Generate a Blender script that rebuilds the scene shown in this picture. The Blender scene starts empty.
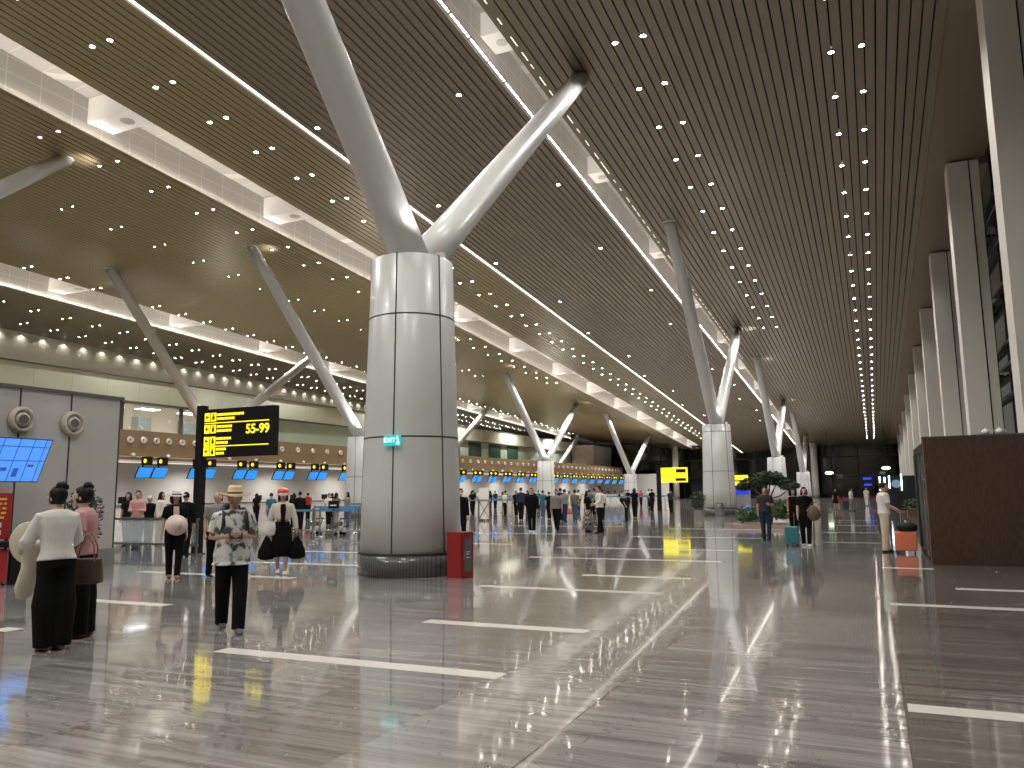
import bpy, math, random
from mathutils import Vector, Matrix
random.seed(7)
S = bpy.context.scene
COL = S.collection
PI = math.pi
H = 1.55

# ------------------------------------------------------------------ camera
def setup_camera():
    f = 785.0
    def ray(px, py): return Vector((px - 512.0, 384.0 - py, -f))
    d = ray(873, 487).normalized()
    a = ray(873, 487); b = Vector((1.0, 0.012, 0.0))
    s = -(a.dot(d)) / b.dot(d)
    t = (a + b * s).normalized()
    if t.x < 0: t = -t
    u = t.cross(d)
    m = Matrix((t, d, u)).to_4x4()
    m.translation = Vector((0, 0, H))
    cd = bpy.data.cameras.new('camera'); cd.sensor_width = 36; cd.lens = f / 1024 * 36
    cd.clip_start = .05; cd.clip_end = 500
    c = bpy.data.objects.new('camera', cd); COL.objects.link(c); c.matrix_world = m
    S.camera = c
setup_camera()

# ------------------------------------------------------------------ materials
MATS = {}
def mat(name, col, rough=.5, metal=0, emit=0, ecol=None, var=.06, nscale=3.0, bump=0, coat=0, spec=.5, alpha=1, trans=0, sample=True):
    if name in MATS: return MATS[name]
    m = bpy.data.materials.new(name); m.use_nodes = True
    nt = m.node_tree; n = nt.nodes; l = nt.links
    p = n['Principled BSDF']
    p.inputs['Roughness'].default_value = rough
    p.inputs['Metallic'].default_value = metal
    p.inputs['Specular IOR Level'].default_value = spec
    p.inputs['Coat Weight'].default_value = coat
    p.inputs['Transmission Weight'].default_value = trans
    p.inputs['Alpha'].default_value = alpha
    tc = n.new('ShaderNodeTexCoord'); no = n.new('ShaderNodeTexNoise')
    no.inputs['Scale'].default_value = nscale; no.inputs['Detail'].default_value = 3
    l.new(tc.outputs['Object'], no.inputs['Vector'])
    mix = n.new('ShaderNodeMix'); mix.data_type = 'RGBA'
    mix.inputs['A'].default_value = (*[c * (1 - var) for c in col], 1)
    mix.inputs['B'].default_value = (*[min(1, c * (1 + var)) for c in col], 1)
    l.new(no.outputs['Fac'], mix.inputs['Factor'])
    l.new(mix.outputs['Result'], p.inputs['Base Color'])
    if bump:
        bp = n.new('ShaderNodeBump'); bp.inputs['Strength'].default_value = bump
        l.new(no.outputs['Fac'], bp.inputs['Height']); l.new(bp.outputs['Normal'], p.inputs['Normal'])
    if emit:
        p.inputs['Emission Color'].default_value = (*(ecol or col), 1)
        p.inputs['Emission Strength'].default_value = emit
        if not sample: m.cycles.emission_sampling = 'NONE'
    MATS[name] = m
    return m

def node_mat(name):
    m = bpy.data.materials.new(name); m.use_nodes = True
    return m, m.node_tree.nodes, m.node_tree.links, m.node_tree.nodes['Principled BSDF']

def mth(nt, op, a, b=None, clamp=False):
    x = nt.nodes.new('ShaderNodeMath'); x.operation = op; x.use_clamp = clamp
    for i, v in enumerate((a, b)):
        if v is None: continue
        if isinstance(v, (int, float)): x.inputs[i].default_value = v
        else: nt.links.new(v, x.inputs[i])
    return x.outputs[0]

def mixc(nt, fac, A, B):
    x = nt.nodes.new('ShaderNodeMix'); x.data_type = 'RGBA'
    for k, v in (('Factor', fac), ('A', A), ('B', B)):
        s = x.inputs[k]
        if isinstance(v, (int, float)): s.default_value = v
        elif isinstance(v, tuple): s.default_value = (*v, 1)
        else: nt.links.new(v, s)
    return x.outputs['Result']

def floor_mat():
    m, n, l, p = node_mat('polished_marble'); nt = m.node_tree
    tc = n.new('ShaderNodeTexCoord'); sep = n.new('ShaderNodeSeparateXYZ'); l.new(tc.outputs['Object'], sep.inputs[0])
    X, Y = sep.outputs[0], sep.outputs[1]
    # per-slab offset
    sx = mth(nt, 'FLOOR', mth(nt, 'DIVIDE', mth(nt, 'ADD', X, 1.96), 1.03))
    sy = mth(nt, 'FLOOR', mth(nt, 'DIVIDE', mth(nt, 'ADD', Y, mth(nt, 'MULTIPLY', mth(nt, 'MODULO', sx, 2.0), .9)), 1.9))
    cb = n.new('ShaderNodeCombineXYZ'); l.new(sx, cb.inputs[0]); l.new(sy, cb.inputs[1])
    wn = n.new('ShaderNodeTexWhiteNoise'); l.new(cb.outputs[0], wn.inputs['Vector'])
    off = wn.outputs['Value']
    def noise(scx, scy, det, sc=1, dist=0, useoff=True):
        c = n.new('ShaderNodeCombineXYZ')
        l.new(mth(nt, 'MULTIPLY', X, scx), c.inputs[0]); l.new(mth(nt, 'MULTIPLY', Y, scy), c.inputs[1])
        if useoff: l.new(mth(nt, 'MULTIPLY', off, 40.0), c.inputs[2])
        t = n.new('ShaderNodeTexNoise'); t.inputs['Scale'].default_value = sc; t.inputs['Detail'].default_value = det
        t.inputs['Distortion'].default_value = dist; t.inputs['Roughness'].default_value = .62
        l.new(c.outputs[0], t.inputs['Vector']); return t.outputs['Fac']
    streak = noise(.35, 11.0, 7, 1, .25)
    broad = noise(.25, 1.6, 4, 1, .6)
    r1 = n.new('ShaderNodeValToRGB'); l.new(streak, r1.inputs[0])
    e = r1.color_ramp.elements
    e[0].position = .30; e[0].color = (.125, .118, .112, 1); e[1].position = .68; e[1].color = (.52, .505, .485, 1)
    k = e.new(.45); k.color = (.27, .258, .248, 1); k = e.new(.55); k.color = (.39, .378, .36, 1)
    c = mixc(nt, mth(nt, 'MULTIPLY', mth(nt, 'SUBTRACT', broad, .35, True), 1.5, True), r1.outputs[0], (.42, .40, .375))
    # slab tone
    tone = mth(nt, 'ADD', .72, mth(nt, 'MULTIPLY', off, .2))
    vm = n.new('ShaderNodeVectorMath'); vm.operation = 'SCALE'; l.new(c, vm.inputs[0]); l.new(tone, vm.inputs['Scale']); c = vm.outputs[0]
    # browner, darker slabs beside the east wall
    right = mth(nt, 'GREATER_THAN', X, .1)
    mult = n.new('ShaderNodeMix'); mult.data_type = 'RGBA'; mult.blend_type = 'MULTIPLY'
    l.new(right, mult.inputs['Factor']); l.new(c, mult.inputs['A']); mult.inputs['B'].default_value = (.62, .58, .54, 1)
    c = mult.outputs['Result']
    # fine dark veins
    v = noise(.9, 1.3, 3, .8, 1.2, False)
    vein = mth(nt, 'LESS_THAN', mth(nt, 'ABSOLUTE', mth(nt, 'SUBTRACT', v, .5)), .0022)
    c = mixc(nt, mth(nt, 'MULTIPLY', vein, .55), c, (.12, .11, .10))
    # joints
    def near(a, x0, w): return mth(nt, 'LESS_THAN', mth(nt, 'ABSOLUTE', mth(nt, 'SUBTRACT', a, x0)), w)
    j = mth(nt, 'MAXIMUM', near(X, -1.96, .008), near(X, .1, .004))
    j = mth(nt, 'MAXIMUM', j, near(X, -9.2, .005))
    fy = mth(nt, 'ABSOLUTE', mth(nt, 'SUBTRACT', mth(nt, 'MODULO', mth(nt, 'ADD', Y, 50.0), 5.6), 2.8))
    j2 = mth(nt, 'MULTIPLY', mth(nt, 'LESS_THAN', fy, .004), .35)
    c = mixc(nt, mth(nt, 'MAXIMUM', mth(nt, 'MULTIPLY', j, .85), j2), c, (.10, .07, .055))
    l.new(c, p.inputs['Base Color'])
    p.inputs['Roughness'].default_value = .085
    p.inputs['Specular IOR Level'].default_value = 1.0
    p.inputs['Coat Weight'].default_value = .6; p.inputs['Coat Roughness'].default_value = .04
    bn = noise(.9, 2.6, 3, 1.6, 0, False)
    b = n.new('ShaderNodeBump'); b.inputs['Strength'].default_value = .085; b.inputs['Distance'].default_value = .05
    l.new(bn, b.inputs['Height']); l.new(b.outputs[0], p.inputs['Normal'])
    return m

def wood_mat():
    m, n, l, p = node_mat('dark_wood_veneer'); nt = m.node_tree
    tc = n.new('ShaderNodeTexCoord'); mp = n.new('ShaderNodeMapping'); mp.inputs['Scale'].default_value = (22, 22, 1.2)
    l.new(tc.outputs['Object'], mp.inputs[0]); t = n.new('ShaderNodeTexNoise'); t.inputs['Detail'].default_value = 6
    l.new(mp.outputs[0], t.inputs['Vector']); r = n.new('ShaderNodeValToRGB'); l.new(t.outputs[0], r.inputs[0])
    r.color_ramp.elements[0].position = .35; r.color_ramp.elements[0].color = (.030, .015, .008, 1)
    r.color_ramp.elements[1].position = .7; r.color_ramp.elements[1].color = (.085, .045, .024, 1)
    l.new(r.outputs[0], p.inputs['Base Color']); p.inputs['Roughness'].default_value = .4
    return m

def floral_mat():
    m, n, l, p = node_mat('floral_print_cotton'); nt = m.node_tree
    tc = n.new('ShaderNodeTexCoord'); t = n.new('ShaderNodeTexNoise'); t.inputs['Scale'].default_value = 11; t.inputs['Detail'].default_value = 4
    l.new(tc.outputs['Object'], t.inputs['Vector']); r = n.new('ShaderNodeValToRGB'); l.new(t.outputs[0], r.inputs[0])
    r.color_ramp.elements[0].position = .40; r.color_ramp.elements[0].color = (.05, .07, .07, 1)
    r.color_ramp.elements[1].position = .52; r.color_ramp.elements[1].color = (.62, .62, .6, 1)
    l.new(r.outputs[0], p.inputs['Base Color']); p.inputs['Roughness'].default_value = .8
    return m

def plaid_mat():
    m, n, l, p = node_mat('patterned_skirt_cloth'); nt = m.node_tree
    tc = n.new('ShaderNodeTexCoord'); t = n.new('ShaderNodeTexChecker'); t.inputs['Scale'].default_value = 12
    t.inputs['Color1'].default_value = (.02, .02, .02, 1); t.inputs['Color2'].default_value = (.35, .33, .3, 1)
    l.new(tc.outputs['Object'], t.inputs['Vector']); l.new(t.outputs[0], p.inputs['Base Color']); return m

def ribbed(name, col, dark, step, axis, w=.04, rough=.4, emit=0):
    m, n, l, p = node_mat(name); nt = m.node_tree
    tc = n.new('ShaderNodeTexCoord'); sep = n.new('ShaderNodeSeparateXYZ'); l.new(tc.outputs['Object'], sep.inputs[0])
    fac = None
    for ax, st in zip(axis, step):
        v = mth(nt, 'LESS_THAN', mth(nt, 'MODULO', mth(nt, 'ADD', sep.outputs['XYZ'.index(ax)], 400.0), st), w)
        fac = v if fac is None else mth(nt, 'MAXIMUM', fac, v)
    c = mixc(nt, fac, col, dark); l.new(c, p.inputs['Base Color']); p.inputs['Roughness'].default_value = rough
    return m

M_FLOOR = floor_mat(); M_WOOD = wood_mat(); M_FLORAL = floral_mat(); M_PLAID = plaid_mat()
M_INLAY = mat('white_marble_inlay', (.74, .71, .66), .16, var=.05, nscale=6, spec=.6)
M_COLUMN = mat('pale_enamel_panel', (.54, .545, .53), .30, coat=.12, var=.02)
M_ARM = mat('satin_white_paint', (.57, .575, .55), .33, coat=.1, var=.02)
M_STEEL = mat('brushed_steel', (.36, .37, .38), .28, .95, var=.12, nscale=9)
M_PLINTH = ribbed('steel_painted_reflections', (.10, .10, .105), (.06, .06, .065), (.05,), 'X', .02, .2)  # stripes put the reflections on the steel into its colour
M_JOINT = mat('dark_joint', (.03, .03, .03), .7)
M_SLAT = mat('bronze_brown_slat', (.205, .172, .112), .42, .25, var=.05)
M_SLAT2 = mat('dark_bronze_slat', (.18, .142, .088), .42, .25, var=.05)
M_SLAT3 = mat('golden_bronze_slat', (.25, .20, .108), .36, .3, var=.05)
M_VOID = mat('black_void', (.008, .006, .004), .9)
M_SOFFIT = mat('beige_soffit', (.20, .15, .10), .55)
M_RECESS = ribbed('recess_panel', (.70, .68, .64), (.92, .9, .86), (1.35, .62), 'YZ', .035, .45)
M_LED = mat('led_warm', (1, .9, .74), emit=22, ecol=(1, .91, .80))
M_LEDC = mat('led_warm_bright', (1, .9, .74), emit=11, ecol=(1, .95, .87))
M_LEDB = mat('led_warm_slot', (1, .9, .74), emit=3.2, ecol=(1, .91, .80))
M_BOX = mat('skylight_diffuser', (.85, .82, .78), .5, emit=.22, ecol=(1, .93, .86))
M_DOWN = mat('downlight_lens', (1, .95, .85), emit=60, ecol=(1, .93, .82), sample=False)
M_RING = mat('downlight_ring', (.30, .26, .2), .4, .5)
M_PIL = mat('pale_stone_pilaster', (.70, .68, .62), .5, var=.03)
M_GLASSB = mat('black_night_glass', (.006, .007, .008), .06, spec=.5)
M_MULL = mat('black_mullion', (.03, .03, .03), .45, .5)
M_BEIGE = mat('beige_wall_paint', (.68, .62, .50), .7)
M_FASCIA = ribbed('pale_green_glass_panel', (.66, .70, .56), (.5, .54, .43), (2.6,), 'Y', .04, .14)
M_FROST = mat('frosted_green_glass', (.46, .58, .48), .12, var=.12, nscale=.4)
M_BULK = mat('brown_bulkhead', (.235, .155, .08), .5)
M_WHITE = mat('white_wall', (.74, .71, .67), .6)
M_PANELG = mat('grey_glass_panel', (.42, .41, .39), .1, coat=.3, var=.03)
M_DGREY = mat('dark_grey', (.10, .10, .10), .4)
M_NOZ = mat('nozzle_grey', (.42, .39, .34), .5)
M_NOZW = mat('nozzle_white', (.78, .74, .66), .5)
M_BLACK = mat('matt_black', (.006, .006, .006), .5, spec=.25)
M_YEL = mat('yellow_backlit', (.5, .4, .01), emit=1.35, ecol=(1, .80, .01))
M_YELB = mat('yellow_sign_face', (.5, .4, .02), emit=1.2, ecol=(1, .88, .01))
M_BLUE = mat('blue_screen', (.02, .15, .4), .2, emit=.95, ecol=(.012, .27, .85))
M_BLUE2 = mat('pale_blue_screen', (.08, .2, .4), .2, emit=.95, ecol=(.07, .30, .9))
M_BLUE3 = mat('screen_grid_blue', (.03, .12, .45), .3, emit=.4, ecol=(.03, .15, .7))
M_RED = mat('red_enamel', (.26, .012, .012), .35)
M_REDB = mat('red_board', (.36, .015, .015), .5)
M_TEXTY = mat('yellow_print', (.75, .5, .08), .6)
M_TEXTW = mat('white_print', (.75, .75, .75), .6)
M_TEAL = mat('teal_exit_face', (.02, .5, .5), emit=.5, ecol=(.03, .62, .62))
M_EXITW = mat('exit_lettering', (1, 1, 1), emit=.8, ecol=(.8, 1, 1))
M_LAMPW = mat('white_tube', (1, 1, 1), emit=8, ecol=(.92, .95, 1))
M_BELT = mat('blue_belt', (.06, .22, .42), .6)
M_CLEAR = mat('clear_barrier_glass', (.9, .95, .93), .03, alpha=.22)
M_LEAF = mat('green_leaf', (.05, .11, .03), .5, var=.4, nscale=8)
M_LEAFD = mat('dark_leaf', (.022, .045, .015), .55, var=.4, nscale=8)
M_BARK = mat('bark', (.12, .08, .05), .8, bump=.3, nscale=12)
M_SKIN = mat('skin_tan', (.42, .25, .17), .55, var=.04)
M_SKIN2 = mat('skin_light', (.50, .33, .25), .55, var=.04)
M_HAIR = mat('black_hair', (.007, .006, .005), .55, bump=.2, nscale=60, spec=.2)
M_GHAIR = mat('grey_hair', (.2, .19, .18), .6)
M_STRAW = mat('straw', (.66, .50, .30), .8, var=.12, nscale=30, bump=.2)
M_CREAM = mat('cream_cloth', (.62, .58, .47), .85)
CL = {}
def cloth(name, col, var=.08): return mat(name + '_cloth', col, .9, var=var, nscale=14, bump=.15, spec=.12)

# ------------------------------------------------------------------ mesh builder
class MB:
    def __init__(s): s.v = []; s.f = []; s.m = []; s.cur = 0
    def mesh(s, name):
        me = bpy.data.meshes.new(name); me.from_pydata([tuple(v) for v in s.v], [], s.f)
        me.polygons.foreach_set('material_index', s.m); me.update(); return me
    def add(s, vs, fs):
        b = len(s.v); s.v += [Vector(v) for v in vs]
        for f in fs: s.f.append([i + b for i in f]); s.m.append(s.cur)
    def box(s, x0, x1, y0, y1, z0, z1):
        vs = [(x, y, z) for x in (x0, x1) for y in (y0, y1) for z in (z0, z1)]
        s.add(vs, [(0, 1, 3, 2), (4, 6, 7, 5), (0, 4, 5, 1), (2, 3, 7, 6), (0, 2, 6, 4), (1, 5, 7, 3)])
    def hexa(s, vs):   # 8 verts, bottom 4 then top 4 (ccw)
        s.add(vs, [(3, 2, 1, 0), (4, 5, 6, 7), (0, 1, 5, 4), (1, 2, 6, 5), (2, 3, 7, 6), (3, 0, 4, 7)])
    def bar(s, p0, p1, w, d=None, up=(0, 0, 1)):
        p0 = Vector(p0); p1 = Vector(p1); d = d or w; t = (p1 - p0).normalized(); u = Vector(up)
        if abs(t.dot(u)) > .95: u = Vector((1, 0, 0))
        a = t.cross(u).normalized() * w / 2; b = t.cross(a).normalized() * d / 2
        s.hexa([p0 - a - b, p0 + a - b, p0 + a + b, p0 - a + b, p1 - a - b, p1 + a - b, p1 + a + b, p1 - a + b])
    def loft(s, pts, rad, n=12, cap=True, side=None):
        """pts: polyline; rad: list of r or (ra, rb); side: reference vector for ra axis"""
        pts = [Vector(p) for p in pts]; rad = [r if isinstance(r, (tuple, list)) else (r, r) for r in rad]
        P = []; R = []; T = []
        k = len(pts)
        ts = [(pts[min(i + 1, k - 1)] - pts[max(i - 1, 0)]).normalized() for i in range(k)]
        if cap:
            for q, ang in ((.0, 1.4), (.0, .8)):
                r = min(rad[0]); P.append(pts[0] - ts[0] * r * math.sin(ang) * .8); R.append((rad[0][0] * math.cos(ang), rad[0][1] * math.cos(ang))); T.append(ts[0])
        for p, r, t in zip(pts, rad, ts): P.append(p); R.append(r); T.append(t)
        if cap:
            for ang in (.8, 1.4):
                r = min(rad[-1]); P.append(pts[-1] + ts[-1] * r * math.sin(ang) * .8); R.append((rad[-1][0] * math.cos(ang), rad[-1][1] * math.cos(ang))); T.append(ts[-1])
        ref = Vector(side) if side else None; vs = []
        for p, r, t in zip(P, R, T):
            if ref is None: ref = Vector((1, 0, 0)) if abs(t.x) < .8 else Vector((0, 1, 0))
            a = (ref - t * ref.dot(t)).normalized(); b = t.cross(a).normalized()
            if side is None: ref = a
            for i in range(n):
                w = 2 * PI * i / n; vs.append(p + a * r[0] * math.cos(w) + b * r[1] * math.sin(w))
        fs = []
        for j in range(len(P) - 1):
            for i in range(n):
                fs.append((j * n + i, j * n + (i + 1) % n, (j + 1) * n + (i + 1) % n, (j + 1) * n + i))
        fs.append(tuple(range(n))[::-1]); fs.append(tuple((len(P) - 1) * n + i for i in range(n)))
        s.add(vs, fs)
    def ell(s, c, r, nu=14, nv=10, rot=None, fn=None):
        c = Vector(c); vs = []
        for j in range(nv + 1):
            ph = PI * j / nv
            for i in range(nu):
                th = 2 * PI * i / nu
                d = Vector((math.sin(ph) * math.cos(th), math.sin(ph) * math.sin(th), -math.cos(ph)))
                if fn: d = fn(d)
                q = Vector((d.x * r[0], d.y * r[1], d.z * r[2]))
                if rot: q = rot @ q
                vs.append(c + q)
        fs = []
        for j in range(nv):
            for i in range(nu):
                fs.append((j * nu + i, j * nu + (i + 1) % nu, (j + 1) * nu + (i + 1) % nu, (j + 1) * nu + i))
        s.add(vs, fs)
    def lathe(s, prof, c=(0, 0, 0), n=24, sx=1, sy=1, closed=False):
        c = Vector(c); vs = []
        for r, z in prof:
            for i in range(n):
                w = 2 * PI * i / n; vs.append(c + Vector((r * sx * math.cos(w), r * sy * math.sin(w), z)))
        k = len(prof); fs = []
        for j in range(k if closed else k - 1):
            for i in range(n):
                a, b = j, (j + 1) % k
                fs.append((a * n + i, a * n + (i + 1) % n, b * n + (i + 1) % n, b * n + i))
        if not closed:
            fs.append(tuple(range(n))[::-1]); fs.append(tuple((k - 1) * n + i for i in range(n)))
        s.add(vs, fs)
    def build(s, name, mats, parent=None, smooth=False, xf=None):
        if xf is not None: s.v = [xf @ v for v in s.v]
        me = s.mesh(name)
        for m in (mats if isinstance(mats, (list, tuple)) else [mats]): me.materials.append(m)
        o = bpy.data.objects.new(name, me); COL.objects.link(o)
        if smooth: me.shade_smooth()
        if parent: o.parent = parent
        return o

def tag(o, label, cat, group=None, kind=None):
    o['label'] = label; o['category'] = cat
    if group: o['group'] = group
    if kind: o['kind'] = kind
    return o
def struct(o): o['kind'] = 'structure'; return o
def empty(name, loc, label, cat, rz=0, group=None):
    o = bpy.data.objects.new(name, None); COL.objects.link(o); o.location = loc; o.rotation_euler = (0, 0, rz)
    o.empty_display_size = .1
    return tag(o, label, cat, group)
def dup(root, loc, rz=None, label=None, group=None):
    def cp(o, par):
        c = o.copy(); COL.objects.link(c)
        if par: c.parent = par
        for ch in kids.get(o.name, []): cp(ch, c)
        return c
    kids = {}
    def walk(o):
        kids[o.name] = list(o.children)
        for c in o.children: walk(c)
    walk(root)
    r = cp(root, None); r.location = loc
    if rz is not None: r.rotation_euler = (0, 0, rz)
    if label: r['label'] = label
    if group: r['group'] = group
    return r
def text_obj(name, body, size, loc, rot, m, parent=None, extrude=.004):
    cu = bpy.data.curves.new(name, 'FONT'); cu.body = body; cu.size = size; cu.extrude = extrude
    cu.align_x = 'CENTER'; cu.align_y = 'CENTER'; cu.offset = size * .02
    cu.materials.append(m); o = bpy.data.objects.new(name, cu); COL.objects.link(o)
    o.location = loc; o.rotation_euler = rot
    dg = bpy.context.evaluated_depsgraph_get(); me = bpy.data.meshes.new_from_object(o.evaluated_get(dg))
    q = bpy.data.objects.new(name, me); COL.objects.link(q); q.location = loc; q.rotation_euler = rot
    bpy.data.objects.remove(o)
    if parent: q.parent = parent
    return q
def finalize_voxel(mb, name, mats, parent, voxel, smooth_it=3, extra=None):
    """one continuous skin over overlapping volumes"""
    me = mb.mesh(name + '_src'); o = bpy.data.objects.new(name + '_src', me); COL.objects.link(o)
    r = o.modifiers.new('r', 'REMESH'); r.mode = 'VOXEL'; r.voxel_size = voxel; r.use_smooth_shade = True
    if smooth_it:
        s = o.modifiers.new('s', 'SMOOTH'); s.factor = .5; s.iterations = smooth_it
    dg = bpy.context.evaluated_depsgraph_get()
    m2 = bpy.data.meshes.new_from_object(o.evaluated_get(dg)); m2.name = name
    bpy.data.objects.remove(o); bpy.data.meshes.remove(me)
    if extra and extra.v:
        import bmesh
        bm = bmesh.new(); bm.from_mesh(m2); me3 = extra.mesh('x'); bm.from_mesh(me3); bm.to_mesh(m2); bm.free(); bpy.data.meshes.remove(me3)
    m2.materials.clear(); m2.materials.append(mats); m2.shade_smooth()
    q = bpy.data.objects.new(name, m2); COL.objects.link(q)
    if parent: q.parent = parent
    return q

# ------------------------------------------------------------------ ceiling geometry
SL = [(6, .0665), (-10, .0665), (-20, .0745), (-25, .072), (-28, .066), (-48, .042), (-62, .024), (-70, .02)]
def slope(x):
    for (a, sa), (b, sb) in zip(SL, SL[1:]):
        if x >= b: return sa + (sb - sa) * (a - x) / (a - b)
    return SL[-1][1]
def zc(x, y): return 14.8 - slope(x) * (y - 40)
YA, YB = -14.0, 138.0

def slab(mb, xa, xb, za, zb, y0=None, y1=None):
    """sloping plate between xa..xb at heights above the ceiling plane za..zb"""
    y0 = YA if y0 is None else y0; y1 = YB if y1 is None else y1
    n = max(1, int(abs(y1 - y0) / 12)) if abs(xa - xb) > .5 else 1
    vs = []
    for k in range(n + 1):
        y = y0 + (y1 - y0) * k / n
        vs += [(xa, y, zc(xa, y) + za), (xb, y, zc(xb, y) + za), (xb, y, zc(xb, y) + zb), (xa, y, zc(xa, y) + zb)]
    fs = [(0, 1, 2, 3), (4 * n + 3, 4 * n + 2, 4 * n + 1, 4 * n)]
    for k in range(n):
        for c in range(4): fs.append((4 * k + c, 4 * (k + 1) + c, 4 * (k + 1) + (c + 1) % 4, 4 * k + (c + 1) % 4))
    mb.add(vs, fs)
def raft(name, xa, xb, m):
    mb = MB(); x = xa
    while x > xb + .1:
        x1 = max(x - .275, xb)
        if x - .325 < xb + .14: x1 = xb
        vs = []
        for dz in (0, .09):
            vs += [(x, YA, zc(x, YA) + dz), (x, YB, zc(x, YB) + dz), (x1, YB, zc(x1, YB) + dz), (x1, YA, zc(x1, YA) + dz)]
        mb.hexa(vs); x -= .325
    o = mb.build(name, m); struct(o)
    b = MB(); n = max(2, int((xa - xb) / 1.2)); xs = [xa + (xb - xa) * i / n for i in range(n + 1)]
    for p, q in zip(xs, xs[1:]): slab(b, p, q, .12, .2)
    b.build('ceiling_backing', M_VOID, o)
    # edge fascias of the raft
    e = MB()
    for xx in (xa + .02, xb - .02):
        e.hexa([(xx - .02, YA, zc(xx, YA) - .0), (xx - .02, YB, zc(xx, YB)), (xx + .02, YB, zc(xx, YB)), (xx + .02, YA, zc(xx, YA)),
                (xx - .02, YA, zc(xx, YA) + .2), (xx - .02, YB, zc(xx, YB) + .2), (xx + .02, YB, zc(xx, YB) + .2), (xx + .02, YA, zc(xx, YA) + .2)])
    e.build('ceiling_edge_trim', M_SOFFIT, o)
    return o
raft('ceiling', 2.95, -9.80, M_SLAT)
raft('ceiling', -10.98, -19.62, M_SLAT2)
raft('ceiling', -19.95, -24.95, M_SLAT3)
raft('ceiling', -28.32, -46.0, M_SLAT3)
raft('ceiling', -50.8, -61.9, M_SLAT2)

mb = MB(); slab(mb, 5.5, 3.0, 0, .2); struct(mb.build('ceiling', M_SOFFIT))

STRIPS = [(-9.83, -10.95, 1.5, 10.85, 22.4 - 10.85 * 3, 'narrow east rooflight slot'), (-25.0, -28.3, 1.7, 10.3, 21.1 - 30.9, 'wide middle rooflight slot'), (-46.05, -50.75, 2.2, 10.3, 25.0 - 30.9, 'far west rooflight slot')]
for (xr, xl, dp, step, y0, nm) in STRIPS:
    mb = MB()
    slab(mb, xl, xl - .1, 0, dp); slab(mb, xr + .1, xr, .2, dp); slab(mb, xr + .1, xl - .1, dp, dp + .1)
    o = struct(mb.build('ceiling_recess', M_RECESS))
    mb = MB(); lw = .16 if xr < -20 else .03
    slab(mb, xl + lw, xl + .0, -.02, .0)
    if xr < -20: slab(mb, xl + .16, xl + .145, 0, .09)
    struct(mb.build('ceiling_lip', M_SLAT))
    mb = MB()
    y = YA
    while y < YB - .2:
        slab(mb, xl + (.12 if xr < -20 else .07), xl + .02, .01, .05, y + .02, min(y + 1.22, YB - .1)); y += 1.35
    mb.build('led_strip', M_LED if xr < -20 else M_LEDC, o)
    y = y0; k = 0
    proto = None
    while y < YB - 3:
        if y > 0:
            hw = .6
            w = xr - xl - .1
            mb = MB(); z0 = zc((xr + xl) / 2, y)
            mb.box(-w / 2, w / 2, -hw, hw, .6, dp - .05)
            b = bpy.data.objects.new('skylight_box', None); COL.objects.link(b); b.location = ((xr + xl) / 2, y, z0); b.parent = o
            if proto is None:
                f = mb.build('shaft', M_BOX, b); proto = f.data
                r = MB(); r.lathe([(.16 * w ** .3, .57), (.2 * w ** .3, .57), (.2 * w ** .3, .6), (.16 * w ** .3, .6)], n=20); q = r.build('lamp_ring', M_NOZW, b); proto2 = q.data
            else:
                for nn, dd in (('shaft', proto), ('lamp_ring', proto2)):
                    f = bpy.data.objects.new(nn, dd); COL.objects.link(f); f.parent = b
        y += step
# narrow continuous light slot
mb = MB(); slab(mb, -19.70, -19.87, .06, .12)
ls = mb
mb = MB(); slab(mb, -19.6, -19.97, .13, .3); hs_ = struct(mb.build('ceiling_slot_housing', M_SOFFIT)); ls.build('led_strip', M_LEDB, hs_)
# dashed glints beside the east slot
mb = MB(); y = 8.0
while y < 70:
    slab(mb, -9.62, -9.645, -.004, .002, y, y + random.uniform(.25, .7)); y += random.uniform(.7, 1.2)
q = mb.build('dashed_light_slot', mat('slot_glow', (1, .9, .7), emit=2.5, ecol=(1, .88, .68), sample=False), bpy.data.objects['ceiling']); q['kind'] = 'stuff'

# ------------------------------------------------------------------ downlights
rows = []
def row(x, y0, step, ymax, lab, alt=None):
    y = y0; k = 0
    while y > 6 + step: y -= step; k -= 1
    while y < ymax:
        xx = x if alt is None or k % 2 == 0 else alt
        rows.append((xx, y, lab)); y += step; k += 1
row(-.30, 26.3, 2.87, 132, 'left twin row over the east aisle'); row(.62, 26.3, 2.87, 132, 'right twin row over the east aisle')
row(-6.65, 23.05, 2.87, 62, 'left row above the columns'); row(-5.72, 23.05, 2.87, 62, 'right row above the columns')
row(-12.8, 23.8, 8.2, 130, 'sparse row nearest the east rooflight slot', -12.1); row(-18.35, 48.4, 8.2, 130, 'sparse row beside the thin bright line', -19.2)
row(-22.85, 16.58, 2.6, 130, 'outer row left of the thin bright line'); row(-22.0, 16.58, 2.6, 130, 'inner row left of the thin bright line')
row(-28.85, 19.7, 2.75, 75, 'row just west of the wide middle slot'); row(-29.95, 19.7, 2.75, 75, 'second row west of the wide middle slot')
row(-34.85, 24.8, 2.8, 70, 'faint row on the wide golden raft'); row(-35.65, 24.8, 2.8, 70, 'second faint row on the wide golden raft')
row(-45.05, 29.7, 2.35, 125, 'right row before the far west slot'); row(-45.75, 29.7, 2.35, 125, 'left row before the far west slot')
row(-53.95, 33.8, 2.5, 125, 'right row beyond the far west slot'); row(-54.8, 33.8, 2.5, 125, 'left row beyond the far west slot')
row(-58.45, 33.5, 2.5, 125, 'right row by the west wall'); row(-59.25, 33.5, 2.5, 125, 'left row by the west wall')
rows.sort(key=lambda r: r[0] ** 2 + r[1] ** 2)
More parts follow.
